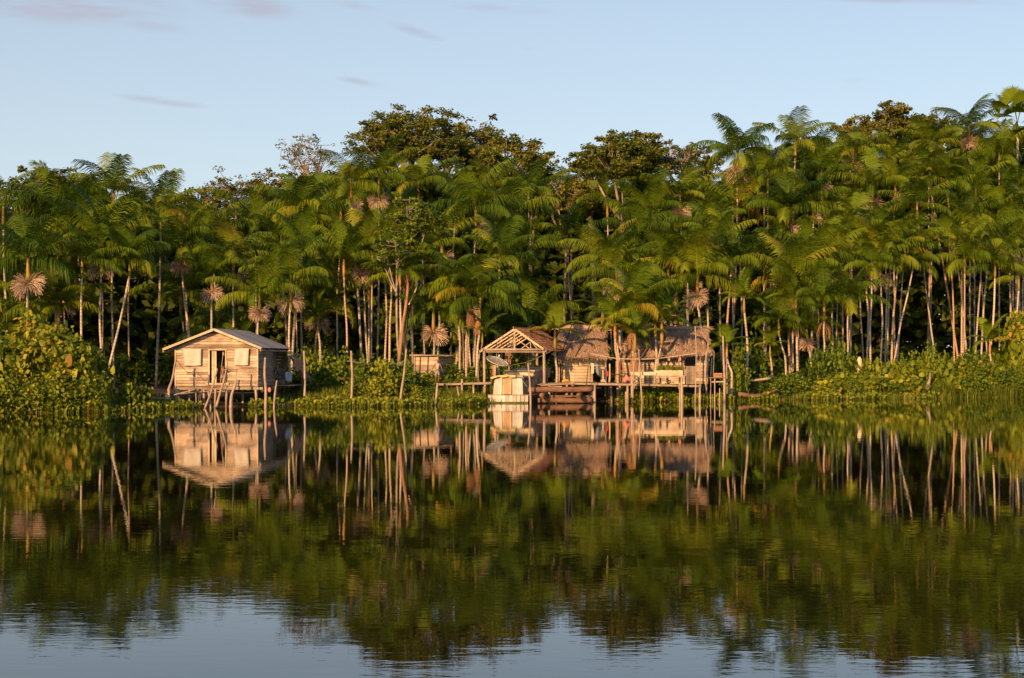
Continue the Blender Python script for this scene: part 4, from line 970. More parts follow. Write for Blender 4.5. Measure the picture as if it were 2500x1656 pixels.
# ------------------------------------------------------------------ river boat
def boat():
    Y0 = 83.0; s = Y0/FS; th = R(18); du = Vector((1,-.10,0)).normalized(); dv = Vector((math.sin(th), math.cos(th), 0)); o = W(1239,985,Y0); o.z = 0
    root = empty('river_boat', (o.x+.6, Y0+3, 0), 'moored river boat with flaking white cabin and orange stern door', 'boat')
    def P(u, v, z): return o+du*u+dv*v+Vector((0,0,z))
    # hull: stations along its length, half width and sheer
    st = [(.12,1.18,.46),(.3,1.22,.46),(1.5,1.30,.46),(3.5,1.32,.50),(5.5,1.12,.60),(7.0,.6,.75),(7.9,.04,.9)]
    V = []; F = []; k = 7
    for v, hw, zt in st:
        for j in range(k):
            a = -1+2*j/(k-1); zz = -.35+(zt+.35)*abs(a)**1.6 if abs(a) < 1 else zt
            V.append(P(a*hw*(1 if abs(a) > .9 else .96), v, zz))
    for i in range(len(st)-1):
        for j in range(k-1): F.append((i*k+j, i*k+j+1, (i+1)*k+j+1, (i+1)*k+j))
    F.append(tuple(range(k)))
    for i in range(len(st)-1): F.append((i*k, (i+1)*k, (i+1)*k+k-1, i*k+k-1))
    put('hull', V, F, M['white_paint'], root)
    m = MB(); m.tube([P(-1.2+.2*k,.14*(-1.2+.2*k)**2-.06,.475) for k in range(13)]+[P(1.31,1.5,.47), P(1.34,3.5,.51), P(1.14,5.5,.61)], .028, 6, .3); m.tube([P(-1.2,.15,.46), P(-1.31,1.5,.46), P(-1.34,3.5,.5)], .028, 6, .3); m.build('rub_rail', 'plank_grey', root)
    m = MB(); n = 11
    mg = MB()
    for i in range(n):
        a = -1.18+2.36*(i+.5)/n; sl = Vector((1, .28*a-.1, 0)).normalized(); m.obox(P(a,.14*a*a-.05,.27), sl*.102, (0,.014,0), (0,0,.18), random.random())
        mg.obox(P(a*.985,.14*a*a-.035,.02), sl*.104, (0,.014,0), (0,0,.075))
    m.build('transom', 'white_paint', root); mg.build('waterline_stain', 'algae', root)
    # cabin stern wall: vertical planks under a rounded top
    def topz(a): return 1.56-.10*abs(a)**3
    m = MB(); n = 14; half = 0
    for i in range(n):
        if half == 0 and i >= 7: m.build('stern_wall', 'white_paint', root); m = MB(); half = 1
        a0 = -.88+1.76*i/n; a1 = a0+1.76/n-.008
        if -.36 < (a0+a1)/2 < .20: continue
        k0, k1 = a0*.93, a1*.93
        z0, z1 = topz(k0), topz(k1)
        q = [P(a0,.10,.50),P(a1,.10,.50),P(k1,.16,z1),P(k0,.16,z0)]; b = [p+dv*.03 for p in q]; m.add(q+b, [(0,1,2,3),(7,6,5,4),(0,4,5,1),(1,5,6,2),(2,6,7,3),(3,7,4,0)])
    m.build('stern_wall', 'white_paint', root)
    m = MB()
    for i in range(4):
        a0 = -.36+.14*i; a1 = a0+.134; m.add([P(a0,.12,.52),P(a1,.12,.52),P(a1*.95,.17,1.42),P(a0*.95,.17,1.42),P(a0,.16,.52),P(a1,.16,.52),P(a1*.95,.21,1.42),P(a0*.95,.21,1.42)], [(0,1,2,3),(7,6,5,4),(0,4,5,1),(1,5,6,2),(2,6,7,3),(3,7,4,0)])
    door = m.build('door', 'orange_door', root)
    m = MB(); m.obox(P(-.085,.13,1.49), du*.30, dv*.03, (0,0,.06)); m.build('lintel', 'plank_pale', root)
    # cabin sides
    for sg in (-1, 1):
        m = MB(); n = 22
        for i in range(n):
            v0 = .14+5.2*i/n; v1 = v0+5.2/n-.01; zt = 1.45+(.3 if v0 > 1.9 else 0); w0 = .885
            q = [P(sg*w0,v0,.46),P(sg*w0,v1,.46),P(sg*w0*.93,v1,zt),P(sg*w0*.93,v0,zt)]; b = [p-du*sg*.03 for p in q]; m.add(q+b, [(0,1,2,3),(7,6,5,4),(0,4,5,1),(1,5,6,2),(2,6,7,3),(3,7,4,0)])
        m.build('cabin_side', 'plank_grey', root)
    # lower roof with rounded edges, then the raised wheelhouse roof
    V = []; F = []; na = 9
    for (v) in (-.05, 2.1):
        for j in range(na):
            a = -1+2*j/(na-1); V.append(P(a*.98, v, 1.62-.13*abs(a)**3))
        for j in range(na):
            a = -1+2*j/(na-1); V.append(P(a*.98, v, 1.56-.13*abs(a)**3))
    for j in range(na-1): F += [(j,j+1,2*na+j+1,2*na+j),(na+j,2*na+na+j,2*na+na+j+1,na+j+1),(j,na+j,na+j+1,j+1)]
    put('roof', V, F, M['boat_roof'], root)
    m = MB(); m.obox(P(0.1,2.08,1.74), du*.86, dv*.02, (0,0,.12), .7); m.obox(P(0.1,2.03,1.875), du*.90, dv*.03, (0,0,.025), .9); m.obox(P(.1,2.03,1.62), du*.88, dv*.03, (0,0,.025), .9); m.build('wheelhouse_front', 'plank_pale', root)
    V = []; F = []
    vs = [1.85,2.6,3.6,4.6,5.4,5.7]
    for lay in (0, 1):
        for v in vs:
            hw = .93*(1 if v < 5.3 else .85); zc = 1.90+.20*min(1,(v-1.85)/2.5)
            for j in range(na):
                a = -1+2*j/(na-1); V.append(P(.1+a*hw, v, zc-.09*abs(a)**3-.05*lay))
    nn = len(vs)*na
    for i in range(len(vs)-1):
        for j in range(na-1):
            q = i*na+j; F += [(q,q+1,q+na+1,q+na),(nn+q,nn+q+na,nn+q+na+1,nn+q+1)]
    for i in range(len(vs)-1): F += [(i*na,(i+1)*na,nn+(i+1)*na,nn+i*na),(i*na+na-1,nn+i*na+na-1,nn+(i+1)*na+na-1,(i+1)*na+na-1)]
    for j in range(na-1): F += [(j, nn+j, nn+j+1, j+1)]
    put('wheelhouse_roof', V, F, M['boat_roof'], root)
    m = MB()
    for i in range(16):
        v0 = 1.95+3.6*i/16; v1 = v0+3.6/16-.01; w = .90; q = [P(w,v0,1.45),P(w,v1,1.45),P(w+.09,v1,1.84+.16*min(1,(v1-1.85)/2.5)),P(w+.09,v0,1.84+.16*min(1,(v0-1.85)/2.5))]; b = [p-du*.03 for p in q]
        m.add(q+b, [(0,1,2,3),(7,6,5,4),(0,4,5,1),(1,5,6,2),(2,6,7,3),(3,7,4,0)])
    m.build('wheelhouse_side', 'plank_grey', root)
    m = MB(); V = []; F = []
    n = 14
    for i in range(n+1):
        u = -.97+1.45*i/n; sag = .02+.03*math.sin(i*1.1)+.02*math.sin(i*2.3)
        for (v, z) in ((.12,1.645),(-.075,1.63),(-.085,1.55-sag)): V.append(P(u, v, z-.12*abs(u)**3))
    for i in range(n):
        for j in range(2): q = i*3+j; F.append((q,q+3,q+4,q+1))
    ob = put('tarp_edge', V, F, M['tarp'], root)
    m = MB(); m.obox(P(.70,-.02,1.575), du*.20, dv*.02, (0,0,.028), .8); m.build('roof_trim', 'plank_pale', root)
    return P
BP = boat()
# coil of hose on the wheelhouse roof
m = MB(); c = BP(.30,3.6,2.13)
for k in range(3): m.tube([c+Vector((math.cos(a*.3927)*(.42-.05*k), math.sin(a*.3927)*(.8-.06*k), .035*k)) for a in range(17)], .035, 6, .5, cap=False)
single('hose_coil', m, 'rubber', 'dark coil of hose lying on the boat wheelhouse roof', 'hose', c)
m = MB(); m.tube(smoothpath([BP(.2,2.6,2.1), BP(.0,2.2,2.02), BP(-.1,1.9,1.9), BP(-.15,1.86,1.7)], 4), .02, 5, .4)
single('hose', m, 'rubber', 'dark hose end drooping over the wheelhouse front', 'hose', BP(.2,2.6,2.1))
# satellite dish
def dish():
    c = W(1213,885,83.6); root = empty('satellite_dish', W(1209,917,83.6), 'large mesh satellite dish on a white mast above the boat', 'satellite dish')
    n = Vector((.33,-.30,.90)).normalized(); a = n.cross(Vector((0,1,0))).normalized(); b = n.cross(a)
    V = []; F = []; K = 28; rr = [.0,.15,.3,.45,.58,.66]
    for lay in (0,1):
        for r in rr:
            for k in range(K): t = k*2*math.pi/K; V.append(c+a*math.cos(t)*r+b*math.sin(t)*r+n*(.42*r*r-.1-.012*lay))
    nn = len(rr)*K
    for i in range(len(rr)-1):
        for k in range(K): q = i*K; F.append((q+k,q+(k+1)%K,q+K+(k+1)%K,q+K+k)); F.append((nn+q+k,nn+q+K+k,nn+q+K+(k+1)%K,nn+q+(k+1)%K))
    put('dish', V, F, M['mesh'], root, smooth=True)
    m = MB(); m.tube([c+a*math.cos(t*2*math.pi/K)*.66+b*math.sin(t*2*math.pi/K)*.66+n*.083 for t in range(K+1)], .018, 5, .9, cap=False); m.build('rim', 'white_paint', root)
    m = MB(); f = c+n*.42
    for k in range(3): t = k*2.09+.4; m.tube([c+a*math.cos(t)*.6+b*math.sin(t)*.6+n*.05, f], .01, 5, .6)
    m.build('feed_arm', 'steel', root)
    m = MB(); m.tube([f-n*.06, f+n*.02, f+n*.08], [.05,.06,.03], 8, .9); m.build('feed_horn', 'steel', root)
    m = MB(); m.tube([W(1209,919,83.6), W(1209,892,83.6), c-n*.11], .028, 8, .9); m.build('mast', 'cloth_white', root, smooth=True)
dish()

# ------------------------------------------------------------------ log raft and its stakes
def log_raft():
    root = empty('log_raft', W(1370,975,82), 'raft of heavy brown logs moored right of the boat', 'raft')
    for nm, a, b, r in (('log',(1289,952.5,81.6),(1446,950,81.9),.165),('log',(1313,978,82.3),(1444,977.5,82.5),.15),('log',(1320,972,84),(1440,970,84.2),.15)):
        m = MB(); P0, P1 = W(*a), W(*b); m.tube(smoothpath([P0, P0.lerp(P1,.3)+Vector((0,0,.015)), P0.lerp(P1,.7)-Vector((0,0,.02)), P1], 4), [r*.92]+[r]*11+[r*.93], 14, .5, wob=.035); m.build('log', 'log', root, smooth=True)
    for px in (1322, 1412):
        m = MB(); a = W(px,965,81.5); m.tube([a-Vector((0,.1,0)), a+Vector((.3,3.2,0))], .13, 12, .8, wob=.04); m.build('cross_log', 'log', root, smooth=True)
    m = MB(); a = W(1398,940,82.4); m.tube([a, a+Vector((.1,1.6,-.02))], .10, 10, .8, wob=.04); m.build('cross_log', 'log', root, smooth=True)
log_raft()
def deck(label, quads):
    root = empty('deck', W(1350,940,83), label, 'deck')
    for a, b, w in quads: m = MB(); m.bar(W(*a), W(*b), w, .04, t=random.random()); m.build('plank', 'plank', root)
deck('loose sunlit planks laid over the log raft', [((1314,939.5,82.6),(1392,936,83.2),.3),((1340,944.5,81.9),(1370,943.5,82.1),.22),((1330,938.5,83.5),(1400,935,83.8),.3)])
m = MB(); m.tube([W(1372,931.5,84.1)+Vector((0,0,-.02)), W(1378,929.5,84.1), W(1386,930,84.2), W(1391,933,84.2)], [.05,.11,.10,.04], 9, .6, wob=.15)
single('orange_bag', m, 'orange', 'crumpled orange bag lying on the deck before the left hut', 'bag', W(1372,934,84.1), None, True)
stake([(1296,1008,80.9),(1295,960,80.9),(1293,925,80.9),(1289,887,81.0)], .06, 'dark stake standing between the boat and the log raft', r1=.05)
stake([(1431,945,83),(1435,905,83),(1438,863,83.1)], .03, 'thin greenish bamboo pole in front of the left hut', mat='bush_green')
m = MB(); m.tube([W(1276,929,81.5), W(1286,944,81.5)], .015, 5, .8); single('mooring_line', m, 'rope', 'short mooring line from the boat side to the raft log', 'rope', W(1276,929,81.5))

# ------------------------------------------------------------------ thatched huts
def thatch_slope(root, ridgeA, ridgeB, eaveA, eaveB, n=2600, name='thatch_roof'):
    V, F, T = [], [], []
    # solid underlay
    q = [ridgeA, ridgeB, eaveB, eaveA]; nrm = (ridgeB-ridgeA).cross(eaveA-ridgeA).normalized(); nrm = nrm if nrm.z > 0 else -nrm
    V += [p-nrm*.04 for p in q]+[p-nrm*.12 for p in q]; T += [.2]*8
    F += [(0,1,2),(0,2,3),(4,6,5),(4,7,6),(3,2,6),(3,6,7),(0,3,7),(0,7,4),(1,5,6),(1,6,2)]
    rows_ = 17
    for i in range(n):
        f = (random.randrange(rows_)+random.random()*.5)/rows_; g = random.random(); a = ridgeA.lerp(ridgeB, g); b = eaveA.lerp(eaveB, g); p = a.lerp(b, f)
        d = (b-a).normalized(); s = (ridgeB-ridgeA).normalized(); e = (d+s*random.gauss(0,.38)+nrm*random.uniform(-.02,.06)).normalized(); L = random.uniform(.28,.6); w = random.uniform(.012,.035)
        sd = e.cross(nrm).normalized()*w; p = p+nrm*random.uniform(-.02,.035); k = len(V)
        V += [p-sd, p+sd, p+e*L*.6+sd*.8+nrm*.02, p+e*L*.6-sd*.8+nrm*.02, p+e*L-nrm*.03]; T += [min(1,max(0,random.gauss(.5,.24)))]*5; F += [(k,k+1,k+2),(k,k+2,k+3),(k+3,k+2,k+4)]
    for i in range(int(n*.14)):                      # ridge cap lying across
        g = random.random(); p = ridgeA.lerp(ridgeB, g)+nrm*random.uniform(.02,.10)+Vector((0,0,random.uniform(-.16,.05))); s = (ridgeB-ridgeA).normalized(); e = (s*random.choice((-1,1))+Vector((0,0,random.gauss(0,.16)))).normalized(); L = random.uniform(.3,.8)
        sd = Vector((0,-.2,1)).normalized()*random.uniform(.015,.04); k = len(V); V += [p-sd, p+sd, p+e*L]; T += [min(1,random.gauss(.85,.1))]*3; F += [(k,k+1,k+2)]
    put(name, V, np.array(F), M['thatch'], root, np.clip(T,0,1))
def left_hut():
    Y0 = 88.4; root = empty('thatched_hut', W(1418,934,89.5), 'left thatched hut with pale plank wall and rounded doorway', 'hut'); o = W(1375,934,Y0); o.z = 0; s = Y0/FS
    def u(px): return (px-1375)*s
    z0 = W(0,932.5,Y0).z; z1 = W(0,872,Y0).z; Wd = u(1477)
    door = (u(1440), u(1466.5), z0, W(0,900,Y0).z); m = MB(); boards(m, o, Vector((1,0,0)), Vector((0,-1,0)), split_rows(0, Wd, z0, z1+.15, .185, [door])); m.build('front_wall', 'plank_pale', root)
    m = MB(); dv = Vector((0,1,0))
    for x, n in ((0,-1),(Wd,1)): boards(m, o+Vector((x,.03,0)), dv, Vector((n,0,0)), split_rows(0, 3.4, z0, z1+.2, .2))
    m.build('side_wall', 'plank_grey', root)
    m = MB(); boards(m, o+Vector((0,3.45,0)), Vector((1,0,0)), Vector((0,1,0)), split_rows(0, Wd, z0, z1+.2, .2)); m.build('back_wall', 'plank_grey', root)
    m = MB()                                         # arched head of the doorway
    for k in range(7):
        a0, a1 = math.pi*k/7, math.pi*(k+1)/7; c = (door[0]+door[1])/2; r = (door[1]-door[0])/2+.02
        m.bar(o+Vector((c-math.cos(a0)*r,-.045,door[3]-.14+math.sin(a0)*.14)), o+Vector((c-math.cos(a1)*r,-.045,door[3]-.14+math.sin(a1)*.14)), .05, .06, up=(0,1,0), t=.3)
    m.build('door_arch', 'plank_grey', root)
    m = MB(); m.obox(o+Vector((door[0]+.1,.06,(door[2]+door[3])/2-.05)), (.09,0,0), (0,.012,0), (0,0,.38), .6); m.build('door', 'plank_grey', root)
    for px, lz in ((1364,0),(1477,0)):
        m = MB(); m.tube([(o.x+u(px),Y0-.4,.3),(o.x+u(px)+.03,Y0-.4,1.8),(o.x+u(px),Y0-.42,z1+.05)], .05, 7, .5, wob=.1); m.build('post', 'pole', root)
    zr = W(0,801,Y0+1.9).z
    eA = Vector((o.x+u(1361), Y0-.75, W(0,871,Y0-.75).z)); eB = Vector((o.x+u(1483), Y0-.75, W(0,873,Y0-.75).z)); rA = Vector((o.x+u(1369)+.05, Y0+1.9, zr)); rB = Vector((o.x+u(1484)-.05, Y0+1.9, zr))
    thatch_slope(root, rA, rB, eA, eB); bA = Vector((eA.x, Y0+4.5, eA.z)); bB = Vector((eB.x, Y0+4.5, eB.z)); thatch_slope(root, rB, rA, bB, bA, 500, 'rear_thatch')
    for (a, b) in (((1396,793),(1372,862)),((1441,793),(1404,872))):
        m = MB(); p = W(a[0],a[1],Y0+1.55); q = W(b[0],b[1],Y0-.75); m.tube([p, p.lerp(q,.5)+Vector((0,-.08,.0)), q-Vector((0,.08,0))], .03, 6, .3); m.build('roof_pole', 'rope_dark', root)
left_hut()
def right_hut():
    Y0 = 89.2; root = empty('thatched_hut', W(1640,934,90), 'right thatched hut with dark window opening and brown boards', 'hut'); o = W(1520,934,Y0); o.z = 0; s = Y0/FS
    def u(px): return (px-1520)*s
    z0 = W(0,932,Y0).z-.15; z1 = W(0,870,Y0).z; Wd = u(1728); win = (u(1674), u(1697), W(0,894,Y0).z, W(0,868,Y0).z)
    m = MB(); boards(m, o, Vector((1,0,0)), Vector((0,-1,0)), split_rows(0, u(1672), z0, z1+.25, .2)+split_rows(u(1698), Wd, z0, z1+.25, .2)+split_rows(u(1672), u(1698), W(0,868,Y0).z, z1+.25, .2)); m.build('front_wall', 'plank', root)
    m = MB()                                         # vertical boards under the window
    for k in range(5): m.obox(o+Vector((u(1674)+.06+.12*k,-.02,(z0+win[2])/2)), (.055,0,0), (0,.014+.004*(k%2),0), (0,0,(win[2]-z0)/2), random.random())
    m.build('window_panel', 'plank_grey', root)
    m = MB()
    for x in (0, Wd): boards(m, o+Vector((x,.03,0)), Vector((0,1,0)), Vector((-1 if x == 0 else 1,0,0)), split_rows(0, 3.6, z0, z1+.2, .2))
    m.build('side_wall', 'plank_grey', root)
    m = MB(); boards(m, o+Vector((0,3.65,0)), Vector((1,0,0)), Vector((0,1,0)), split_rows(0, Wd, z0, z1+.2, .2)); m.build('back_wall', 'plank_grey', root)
    zr = W(0,803,Y0+2.0).z; eA = Vector((o.x+u(1512), Y0-.8, W(0,872,Y0-.8).z)); eB = Vector((o.x+u(1736), Y0-.8, W(0,864,Y0-.8).z)); rA = Vector((o.x+u(1545), Y0+2.0, zr)); rB = Vector((o.x+u(1733), Y0+2.0, zr+.03))
    thatch_slope(root, rA, rB, eA, eB, 4200); bA = Vector((eA.x, Y0+4.8, eA.z)); bB = Vector((eB.x, Y0+4.8, eB.z)); thatch_slope(root, rB, rA, bB, bA, 700, 'rear_thatch')
    for px in (1655, 1707, 1722):
        m = MB(); m.tube([(o.x+u(px),Y0-.5,.4),(o.x+u(px),Y0-.55,z1)], .045, 7); m.build('post', 'pole', root)
right_hut()
wcloth('small_rag', [W(1631,872,88.3), W(1635,872,88.3), W(1636,880,88.3), W(1630,880,88.3)], 'tarp', 'tiny yellowish rag hanging from the right hut eave', nu=4, nv=4)
wcloth('small_rag', [W(1658,870,88.3), W(1662,870,88.3), W(1663,880,88.3), W(1656,880,88.3)], 'cloth_pink', 'small pink rag hanging beside the dark hut window', nu=4, nv=4)
# shadow-casting lines with washing before the left hut
m = MB(); m.tube(smoothpath([W(1370,867.5,87.2), W(1390,874,87.2), W(1415,876,87.2), W(1440,872,87.2), W(1462,873,87.2)], 4), .02, 6, .4)
single('washing_line', m, 'rope_dark', 'dark sagging line under the eave of the left hut', 'line', W(1370,867.5,87.2))
m = MB(); m.tube(smoothpath([W(1444,884.5,87.3), W(1455,888,87.3), W(1474,890,87.3)], 4), .028, 6, .3)
single('clothes_rail', m, 'rope_dark', 'short dark rail of washing over the left hut doorway', 'rail', W(1444,884.5,87.3))
wcloth('towel', [W(1443.5,886,87.2), W(1450,888,87.2), W(1450,911,87.2), W(1442.5,912,87.2)], 'cloth_white', 'white towel hanging on the rail at the left hut door', 'towel', nu=5, wav=.04)
wcloth('shirt', [W(1454,888,87.2), W(1459,889,87.2), W(1462,917,87.2), W(1455,910,87.2)], 'cloth_grey', 'grey shirt hanging right of the white towel', 'shirt', nu=5, wav=.05)
wcloth('trousers', [W(1461,889,87.2), W(1466,890,87.2), W(1466,918,87.2), W(1461.5,919,87.2)], 'cloth_dark', 'dark trousers hanging in the left hut doorway', 'trousers', nu=5, wav=.05)
wcloth('red_cloth', [W(1481,907,87.8), W(1485,906,87.8), W(1485.5,919,87.8), W(1480,918,87.8)], 'cloth_red', 'bright red cloth hanging just right of the left hut', nu=4, wav=.05)
m = MB(); m.tube([W(1369,868,87),W(1370,878,87),W(1369,888,87)], [.05,.10,.04], 8, .4, wob=.2); single('net_bundle', m, 'cloth_dark', 'dark net bundle hanging at the left corner of the left hut', 'net', W(1369,868,87))
for k, (px, t, b) in enumerate(((1488,888,934),(1504,882,934),(1513,880,936),(1521,886,935))):
    stake([(px,b,86.8),(px+1,(t+b)/2,86.8),(px+.5,t,86.8)], .055, ['thick short post right of the left hut doorway','reddish post, first of three between the huts','reddish post, second of three between the huts','reddish post, third of three between the huts'][k], 'wooden_post', 'post', 'plank' if k == 0 else 'red_wood', 'posts between the huts')
m = MB(); m.tube(smoothpath([W(1441,864,83.2), W(1470,869,83.2), W(1500,875,83.3), W(1545,877,83.4), W(1600,876,83.5), W(1650,870,83.6), W(1698,863,83.7)], 4), .035, 7, .9, wob=.08)
single('rail_pole', m, 'pole_h', 'long sagging bamboo handrail in front of the two huts', 'rail', W(1441,864,83.2))
stake([(1568,990,83.2),(1564,930,83.2),(1561,880,83.2),(1559,852,83.2)], .048, 'tall thin pole crossing the handrail between the huts', r1=.03)
stake([(1546,935,83.6),(1548,880,83.6)], .045, 'short post under the handrail by the raised planter', 'wooden_post', 'post')
stake([(1697,985,83.4),(1699,920,83.4),(1700,850,83.5),(1697,797,83.5)], .042, 'tall thin pole at the edge of the dark hut window', r1=.03)
stake([(1768,982,85.2),(1769,930,85.2),(1767,880,85.2),(1765,820,85.2)], .085, 'thick tall pale pole at the right end of the landing', r1=.055)
stake([(1777,980,86),(1775,920,86),(1774,870,86)], .055, 'grey pole just right of the thick tall pale pole')
stake([(1757,1000,84.6),(1757,948,84.6)], .045, 'short stump stake in the water below the small table')
stake([(1723,945,84.9),(1727,900,84.9),(1729,838,84.9)], .05, 'slim pole left of the small table, tallest of its bunch')
stake([(1735,922,85.6),(1738,873,85.6)], .04, 'short pale pole behind the small table, left one')
stake([(1741,920,85.8),(1743,859,85.8)], .04, 'short pale pole behind the small table, right one')
stake([(1724,944,84.6),(1722,900,84.6),(1725,858,84.6)], .055, 'thick pale pole at the right end of the walkway')
# raised planter
def planter():
    root = empty('raised_planter', W(1604,925,84), 'raised wooden herb planter with rough bark boards', 'planter')
    m = MB(); V = []
    for k, (a, b, t0, t1, Y) in enumerate((((1540),(1602),908.5,916.5,83.6),((1598),(1667),904.5,917.5,83.7))):
        n = 14; vs = []; fs = []
        for i in range(n+1):
            px = a+(b-a)*i/n; top = t0+random.uniform(-1.0,.8)+(2.5*abs(i/n-.4)**2 if k else 0); p = W(px, top, Y); q = W(px, t1, Y); vs += [p, q, p+Vector((0,.08,0)), q+Vector((0,.08,0))]
        for i in range(n):
            e = i*4; fs += [(e,e+1,e+5,e+4),(e+2,e+6,e+7,e+3),(e,e+4,e+6,e+2),(e+1,e+3,e+7,e+5)]
        fs += [(0,2,3,1),(n*4,n*4+1,n*4+3,n*4+2)]; m.add(vs, fs, .8)
    m.build('side_board', 'plank_pale', root)
    m = MB(); m.obox((W(1604,917,84.2).x, 84.25, W(0,913,84.2).z), (1.5,0,0), (0,.5,0), (0,0,.05), .4); m.build('soil_bed', 'mud', root)
    m = MB(); m.bar(W(1610,920,83.7), W(1672,919,83.7), .06, .10); m.obox(W(1671,910,83.9), (.05,0,0), (0,.3,0), (0,0,.2), .5); m.build('beam', 'plank_grey', root)
    for px in (1545, 1664): 
        for y in (83.75, 84.6): m = MB(); p = W(px,0,83.75); m.tube([(p.x,y,-.5 if px > 1600 else .3),(p.x,y,W(0,916,83.75).z)], .05, 7); m.build('leg', 'pole', root)
    d = []
    for _ in range(900): p = W(random.uniform(1606,1668),0,84.3); d.append((p.x, random.uniform(83.95,84.7), W(0,909,84.2).z))
    g = blades('herbs', d, .2, .62, 'green herbs growing in the raised planter', 'herbs', lean=.5, width=.02); 
planter()
def side_table():
    root = empty('small_table', W(1752,940,85.4), 'small rough table at the right end of the landing', 'table')
    m = MB(); 
    for k in range(3): m.obox((W(1752.5,0,85.4).x, 85.2+.2*k, W(0,922.5,85.4).z), (.57,0,0), (0,.09,0), (0,0,.02)); 
    m.build('top', 'plank', root)
    m = MB(); m.bar(W(1733,933,85.3), W(1770,932,85.3), .05, .09); m.build('shelf_beam', 'plank_grey', root)
    for px in (1735,1745,1768):
        m = MB(); p = W(px,0,85.2); m.tube([(p.x,85.2,-.3),(p.x,85.2,W(0,923,85.2).z)], .035, 6); m.build('leg', 'pole', root)
side_table()
root = empty('wooden_crate', W(1752,921,85.4), 'small reddish wooden crate standing on the small table', 'crate')
c = W(1752.5,916.3,85.4); m = MB()
for k in range(3): m.obox(c+Vector((0,-.14,-.07+.075*k)), (.245,0,0), (0,.012,0), (0,0,.034))
for sx in (-1,1): m.obox(c+Vector((sx*.235,0,0)), (.012,0,0), (0,.12,0), (0,0,.11))
m.obox(c+Vector((0,.14,0)), (.245,0,0), (0,.012,0), (0,0,.11)); m.build('slats', 'red_wood', root)
m = MB(); m.obox(c+Vector((0,0,-.105)), (.22,0,0), (0,.12,0), (0,0,.01)); m.obox(c+Vector((0,0,.118)), (.25,0,0), (0,.15,0), (0,0,.01)); m.build('lid', 'red_wood', root)
# rubbish and stones between huts, logs on the right bank
m = MB(); m.tube([W(1524,934,85.6),W(1530,922,85.7),W(1540,930,85.6)], [.12,.2,.1], 9, .6, wob=.2); single('sack', m, 'cloth_pink', 'pale sack slumped at the left end of the raised planter', 'sack', W(1530,935,85.6), None, True)
m = MB(); m.tube(smoothpath([W(1792,932,89.3), W(1835,929.5,89.6), W(1882,924,90)], 4), [.05,.055,.06,.065,.07,.075,.08,.085,.09], 9, .7, wob=.06)
single('pale_log', m, 'pole_h', 'pale straight log lying from the dark gap to the right bank', 'log', W(1792,932,89.3), None, True)
m = MB(); m.tube(smoothpath([W(1799,962,87.6), W(1825,966,87.5), W(1850,967,87.6), W(1878,960,88.4), W(1900,950,89)], 4), list(np.linspace(.17,.06,17)), 10, .4, wob=.06)
single('fallen_trunk', m, 'log', 'dark fallen trunk lying half in the water right of the landing', 'log', W(1830,968,87.5), None, True)
m = MB(); m.tube([W(1932,898,92),W(1936,915,92),W(1943,936,92)], .035, 6, .7); single('leaning_stick', m, 'pole', 'thin pale stick leaning in front of the short bank palms', 'stick', W(1943,936,92))
m = MB(); m.tube([W(2098,900,95)+Vector((0,0,-.6)), W(2098,886,95), W(2098,877,95), W(2098,870.5,95)], [.20,.19,.15,.05], 11, .9, wob=.10)
single('pale_stump', m, 'plank_pale', 'pale cream stump standing above the hedge left of the trunks', 'stump', W(2098,900,95)-Vector((0,0,.6)), None, True)
m = MB(); m.tube([W(2265,956,94.2),W(2266,940,94.2),W(2270,925,94.3),W(2271,910,94.3)], [.20,.15,.06,.03], 10, .5, wob=.16)
single('tree_stump', m, 'pole', 'brown pointed tree stump at the waterline below the lone trunk', 'stump', W(2265,960,93.3), None, True)
# bent trunks and dead palm pieces near the pavilion
def bare(pts, r, label, mat='trunk'):
    P = pline(pts); m = MB(); sp = smoothpath(P, 3); m.tube(sp, list(np.linspace(r, r*.75, len(sp))), 8, .5, wob=.06); return tag(m.build('bare_trunk', mat, None, P[0], True), label, 'trunk', 'bare trunks without crowns')
bare([(974,885,86),(983,800,86),(992,740,86),(996,690,86),(990,665,86)], .10, 'thick reddish bare trunk left of the plank shed', 'red_wood')
bare([(1006,860,88),(1003,800,88),(1001,765,88)], .07, 'short broken trunk above the left end of the shed roof')
bare([(998,745,87),(1010,720,87.1),(1022,690,87.2)], .05, 'slanting broken limb between two trunks above the shed')
for k, (xt, yt, xb) in enumerate(((1128,775,1132),(1145,790,1141),(1162,770,1158),(1140,770,1150),(1120,800,1118))):
    bare([(xb,900,88+k*.4),((xt+xb)/2,850,88+k*.4),(xt,yt,88+k*.4)], .07, ['leftmost but one bare trunk of the clump left of the pavilion','third bare trunk of the clump left of the pavilion','rightmost bare trunk of the clump left of the pavilion','thin bare trunk in the middle of the clump left of the pavilion','leftmost bare trunk of the clump left of the pavilion'][k])

